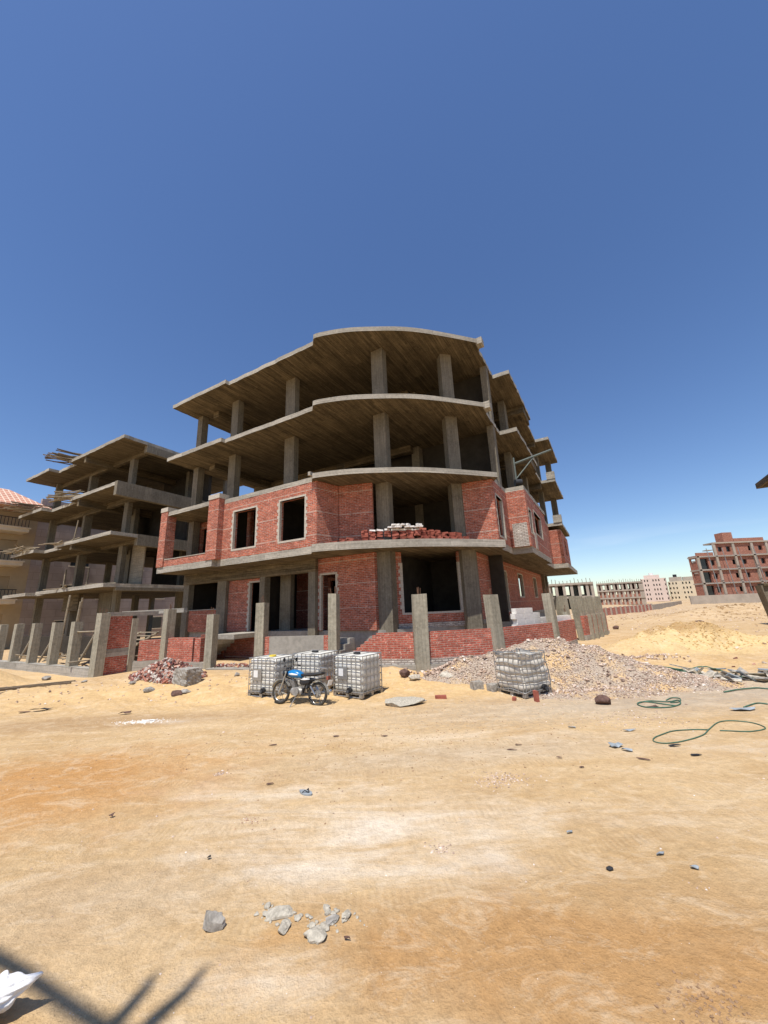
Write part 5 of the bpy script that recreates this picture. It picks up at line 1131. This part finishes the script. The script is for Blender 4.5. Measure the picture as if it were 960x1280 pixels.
# flat scraps
def scrap(px,py,w,h,mat,label,cat,rz=0,n=9,curl=.03,seed=1,name='scrap'):
    p=at(px,py); r_=np.random.RandomState(seed); pts=[]
    for k in range(n):
        a=2*math.pi*k/n; q=r_.uniform(.6,1.1); pts.append((w*q*math.cos(a)/2,h*q*math.sin(a)/2))
    c,s=math.cos(rz),math.sin(rz); V=[]
    for dz in (0,.006):
        for (a,b) in pts: V.append((a*c-b*s,a*s+b*c,dz+.008+curl*r_.rand()*(1 if dz==0 else 0)))
    for k in range(n): V[n+k]=(V[k][0],V[k][1],V[k][2]+.006)
    V=[(0,0,.012+curl*.6)]+V; V.append((0,0,.02+curl*.6)); e=len(V)-1
    fs=[(0,1+(k+1)%n,1+k) for k in range(n)]+[(e,1+n+k,1+n+(k+1)%n) for k in range(n)]+[(1+k,1+(k+1)%n,1+n+(k+1)%n,1+n+k) for k in range(n)]
    mb=MB(); mb.add(V,fs); o=mb.build(name,M[mat]); o.location=(p[0],p[1],G(p[0],p[1])+gz(p[0],p[1]).item()); return tag(o,label,cat)
scrap(762,1087,.085,.06,'black','small dark square scrap on the foreground sand','scrap',.2,6,.012,3)
scrap(770,934,.26,.16,'greyplastic','crumpled grey blue plastic sheet near the green hose','scrap',.1,9,.06,4)
scrap(785,939,.2,.1,'greyplastic','second strip of grey plastic just right of the crumpled sheet','scrap',-.4,7,.05,5)
scrap(50,889,.62,.16,'black','torn black rag on the damp soil at the left','rag',.2,9,.08,6)
scrap(30,891,.5,.07,'brownrock','thin brown stick like scrap left of the black rag','scrap',.2,6,.03,16)
scrap(157,893,.36,.12,'brownrock','brown clod behind the white lime spill','clod',.3,8,.09,26)
scrap(186,901,.5,.10,'whiteblk','thin crust of white lime on the damp soil','lime',.05,15,.008,7)
p=at(180,902); x=p[0]+rs.normal(0,.33,260); y=p[1]+rs.normal(0,.09,260); scatter_mesh('lime_crumbs',onground(np.column_stack([x,y])),rs.uniform(.008,.035,260),'whiteblk','white lime crumbs spilt on the damp soil','lime',seed=77,flat=.3)
scrap(870,945,.2,.07,'black','dark flat scrap right of the plastic sheet','scrap',0,6,.02,8)
scrap(715,842+68,.25,.09,'greyplastic','grey scrap on the track before the coiled hose','scrap',.1,7,.03,9)
scrap(787,914,.28,.10,'greyplastic','dull grey sliver left of the big hose loop','scrap',.1,7,.03,10)
scrap(845,933,.3,.06,'black','dark strip lying under the big hose loop','scrap',.1,7,.02,11)
scrap(815,884,.45,.12,'brownrock','brown scrap lying beneath the coiled hose','scrap',.1,7,.02,12)
scrap(930,888,.6,.18,'greyplastic','pale grey sheet scrap at the right before the debris strip','scrap',.1,9,.06,13)
scrap(712,1132-90,.10,.03,'greyplastic','thin grey scrap in the middle of the right track','scrap',.3,6,.02,14)
scrap(825,1069,.12,.05,'greyplastic','faint grey scrap at the right','scrap',.3,6,.02,15)
scrap(868,1086,.11,.05,'greyplastic','grey sliver right of the dark square','scrap',-.3,6,.02,17)
scrap(261,1074,.05,.035,'black','tiny dark chip left of centre in the foreground','chip',.1,6,.02,18)
scrap(139,1022,.09,.05,'brownrock','small dark clod left in the foreground','clod',.1,7,.04,19)
scrap(434,1176,.09,.02,'brownrock','curled dark twig right of the concrete cluster','twig',-.3,6,.02,21)
for (px,py,w,rz,lb_) in ((420,921,.18,.1,'short dark splinter on the track below the motorcycle rear wheel'),(342,932,.2,.2,'dark splinter on the track below the motorcycle front wheel'),(480,921,.16,0,'dark splinter on the track below the cement cake'),(805,950,.3,-.6,'long dark splinter below the crumpled plastic sheet'),(640,938,.22,-.1,'pale brown splinter on the track below the battered tank'),(700,948,.12,0,'tiny dark chip between the battered tank and the plastic sheet'),(338,981,.16,.3,'dark splinter left of the sandal'),(648,932,.16,-.2,'small dark splinter nearest below the battered tank'),(728,960,.1,0,'tiny chip lowest of those left of the plastic sheet')):
    scrap(px,py,w,.035,'brownrock',lb_,'splinter',rz,6,.015,int(px),'splinter')
# sandal
p=at(382,992); S=thing('sandal','grey rubber sandal lying on the track','sandal',(p[0],p[1],G(p[0],p[1])),None,R(-35),True)
mb=MB(); out=[]
for k in range(24):
    a=2*math.pi*k/24; X=.125*math.cos(a); wv=.045+.010*math.cos(a)-.010*math.cos(2*a); out.append((X,wv*math.sin(a)))
mb.prism(out,.004,.026); mb.build('sole',M['greyplastic'],S)
mb=MB(); mb.tube([(.07,0,.026),(.02,.035,.055),(-.02,.046,.026)],.007,6); mb.tube([(.07,0,.026),(.02,-.035,.055),(-.02,-.046,.026)],.007,6); mb.build('strap',M['black'],S)
# hoses
def hose(pts,r,label,lift=0,loops=None,mat='hose'):
    P=[]
    for (px,py) in pts:
        q=at(px,py); P.append((q[0],q[1]))
    P=catmull(P,8); V=[(x,y,G(x,y)+gz(x,y).item()*.9+r+.004+lift*abs(math.sin(i*.11))) for i,(x,y) in enumerate(P)]
    mb=MB(); mb.tube(V,r,8); o=mb.build('hose',M[mat],smooth=True); return tag(o,label,'hose')
hose([(885,913),(845,914),(822,921),(817,927),(832,930),(855,927),(878,920),(888,911),(900,903),(922,902),(944,905),(957,911),(940,915),(900,914)],.009,'green garden hose lying in a wide loop on the track at the right',0)
hose([(797,880),(812,877),(835,878),(848,876),(850,881),(835,885),(810,885),(797,881),(805,878),(830,881),(845,883)],.013,'coiled green hose on the gravel spill')
hose([(833,876),(840,873),(850,874),(849,878),(838,879)],.012,'short green hose end on the coil')
hose([(815,842),(830,843),(850,844),(862,838),(875,835),(890,838),(905,842),(925,846),(945,850),(962,853)],.018,'green hose running through the debris strip at the right',.05)
hose([(845,840),(860,842),(880,843),(860,845),(848,842)],.018,'short dark green hose in the debris strip')
hose([(905,862+4),(925,863),(945,861),(962,862)],.016,'green hose at the right edge behind the pale sheet')
hose([(930,885),(945,880),(960,881)],.014,'green hose by the right edge near the pale sheet',0)
# heap of broken tiles, laths and pipe in the debris strip
for k in range(64):
    px=random.uniform(848,985); py=845+random.gauss(0,4)+(px-850)*.05; p=at(px,py)
    mb=MB(); L=random.uniform(.15,.6); mb.box((0,0,0),(L,random.uniform(.08,.2),.03),0,None,0,.01); o=mb.build('broken_slab',M[random.choice(('rockl','greyplastic','wood','rockl','rock'))]); o.location=(p[0],p[1],G(p[0],p[1])+random.uniform(.03,.14)); o.rotation_euler=(random.gauss(0,.3),random.gauss(0,.35),random.gauss(2.2,.5))
    tag(o,'broken slab piece in the debris strip at the right','debris','broken slabs in the debris strip')
for k in range(26):
    px=random.uniform(695,765); py=811+(px-695)*.28+random.gauss(0,3); p=at(px,py)
    mb=MB(); mb.box((0,0,0),(random.uniform(.2,.5),random.uniform(.1,.2),.05),0,None,0,.01); o=mb.build('broken_slab',M[random.choice(('rockl','wood','redbrick','whiteblk'))]); o.location=(p[0],p[1],G(p[0],p[1])+gz(p[0],p[1]).item()+random.uniform(.02,.10)); o.rotation_euler=(random.gauss(0,.3),random.gauss(0,.3),random.uniform(0,3))
    tag(o,'broken slab or board scrap beyond the gravel heap','debris','board scraps beyond the gravel heap')
for k in range(5):
    p=at(570+k*9,838-k*3); stick((p[0],p[1],p[2]+.06),(p[0]+1.0,p[1]+1.1,p[2]+.42),.03,'plank_stick','slim board leaning on the left side of the gravel heap','plank','wood','boards on the left side of the gravel heap')
for k,(px,py,L) in enumerate(((35,859,2.6),(55,857,1.8),(20,862,1.4))):
    p=at(px,py); mb=MB(); mb.box((0,0,0),(L,.09,.05),0,None,0,.01); o=mb.build('timber_plank',M['woodd']); o.location=(p[0],p[1],G(p[0],p[1])+.05); o.rotation_euler=(0,0,.25+k*.2); tag(o,'dark timber lying at the foot of the pale plinth','plank','timbers at the foot of the pale plinth')
# ------------------------------------------------------------------ white cloth at the lower left and a bare tree added out of view to cast the shadow
def cloth():
    p=at(4,1250,0.12); import bmesh
    bm=bmesh.new(); bmesh.ops.create_icosphere(bm,subdivisions=5,radius=1)
    vs=[]
    for v in bm.verts:
        c=v.co; a=math.atan2(c.y,c.x); s=max(0,c.x)**6
        fold=.12*abs(math.sin(a*4+c.z*5))+.10*abs(math.sin(c.x*6-c.y*5+c.z*6))-.1+.06*math.sin(c.y*15+c.x*9+3*math.sin(c.z*5))+.03*math.sin(c.z*21+c.x*12)
        k=1+fold*(1-.5*s); vs.append((c.x*.15*k+.15*s,c.y*.10*k*(1-.55*s),c.z*.10*k*(1-.55*s)+.05*s))
    fs=[tuple(q.index for q in f.verts) for f in bm.faces]; bm.free()
    mb=MB(); mb.add(vs,fs); o=mb.build('white_cloth',M['cloth'],smooth=True); o.location=(p[0]-.10,p[1],.13+G(p[0],p[1])); o.rotation_euler=(0,-.1,.25)
    tag(o,'crumpled white cloth bundle with a pointed tip at the lower left edge','cloth')
    lump('round_stone','smooth pale grey stone below the white cloth at the lower left','stone',p[0]-.02,p[1]-.22,.13,.1,.08,'greyplastic',3,0,amp=.05,det=4)
cloth()
def tree():
    sx,sy=SV.x/SV.z,SV.y/SV.z
    def sh(px,py,h): q=at(px,py,0); return (q[0]+sx*h,q[1]+sy*h,h)
    st_=sh(-260,1090,8.6); bx,by=st_[0]-.5,st_[1]-.6
    T=thing('added_tree','bare forked tree added out of view, shaped to cast the shadow at the lower left','tree',(bx,by,0))
    mb=MB(); mb.tube([(bx,by,-.1),(bx+.1,by+.1,3),(bx+.2,by+.2,6),st_],[.2,.16,.12,.09],10); mb.build('trunk',M['wood'],T)
    mb=MB(); mb.tube([st_,sh(-60,1165,8.9),sh(25,1212,9.2),sh(95,1262,9.5),sh(165,1306,9.8)],[.07,.06,.055,.055,.055],10); mb.build('limb',M['wood'],T)
    mb=MB(); mb.tube([sh(165,1306,9.8),sh(190,1275,10.0),sh(230,1240,10.3),sh(258,1206,10.5)],[.06,.065,.05,.025],8); mb.build('branch',M['wood'],T)
    mb=MB(); mb.tube([sh(125,1300,9.7),sh(152,1268,9.9),sh(178,1238,10.1),sh(194,1214,10.3)],[.05,.055,.045,.02],8); mb.build('branch',M['wood'],T)
tree()
# thin wisps of cloud low on the right are part of the sky
tc=wn.new('ShaderNodeTexCoord'); mp=wn.new('ShaderNodeMapping'); mp.inputs['Scale'].default_value=(1.2,1.2,9); wl.new(tc.outputs['Generated'],mp.inputs[0])
no=wn.new('ShaderNodeTexNoise'); no.inputs['Scale'].default_value=2.3; no.inputs['Detail'].default_value=6; wl.new(mp.outputs[0],no.inputs[0])
rp=wn.new('ShaderNodeValToRGB'); rp.color_ramp.elements[0].position=.53; rp.color_ramp.elements[1].position=.75; rp.color_ramp.elements[1].color=(.22,.22,.22,1); wl.new(no.outputs['Fac'],rp.inputs[0])
sp=wn.new('ShaderNodeSeparateXYZ'); wl.new(tc.outputs['Generated'],sp.inputs[0])
r2=wn.new('ShaderNodeValToRGB'); e=r2.color_ramp.elements; e[0].position=.01; e[0].color=(0,0,0,1); e[1].position=.06; e[1].color=(1,1,1,1); e3=e.new(.10); e3.color=(1,1,1,1); e4=e.new(.17); e4.color=(0,0,0,1); wl.new(sp.outputs[2],r2.inputs[0])
mu=wn.new('ShaderNodeMath'); mu.operation='MULTIPLY'; wl.new(rp.outputs[0],mu.inputs[0]); wl.new(r2.outputs[0],mu.inputs[1])
mx=wn.new('ShaderNodeMix'); mx.data_type='RGBA'; wl.new(mu.outputs[0],mx.inputs[0]); wl.new(hs.outputs[0],mx.inputs[6]); mx.inputs[7].default_value=(9,9.3,9.6,1); wl.new(mx.outputs[2],bg.inputs[0])
# tidy helper properties
for o in bpy.data.objects:
    for k in ('_w','_local'):
        if k in o: del o[k]
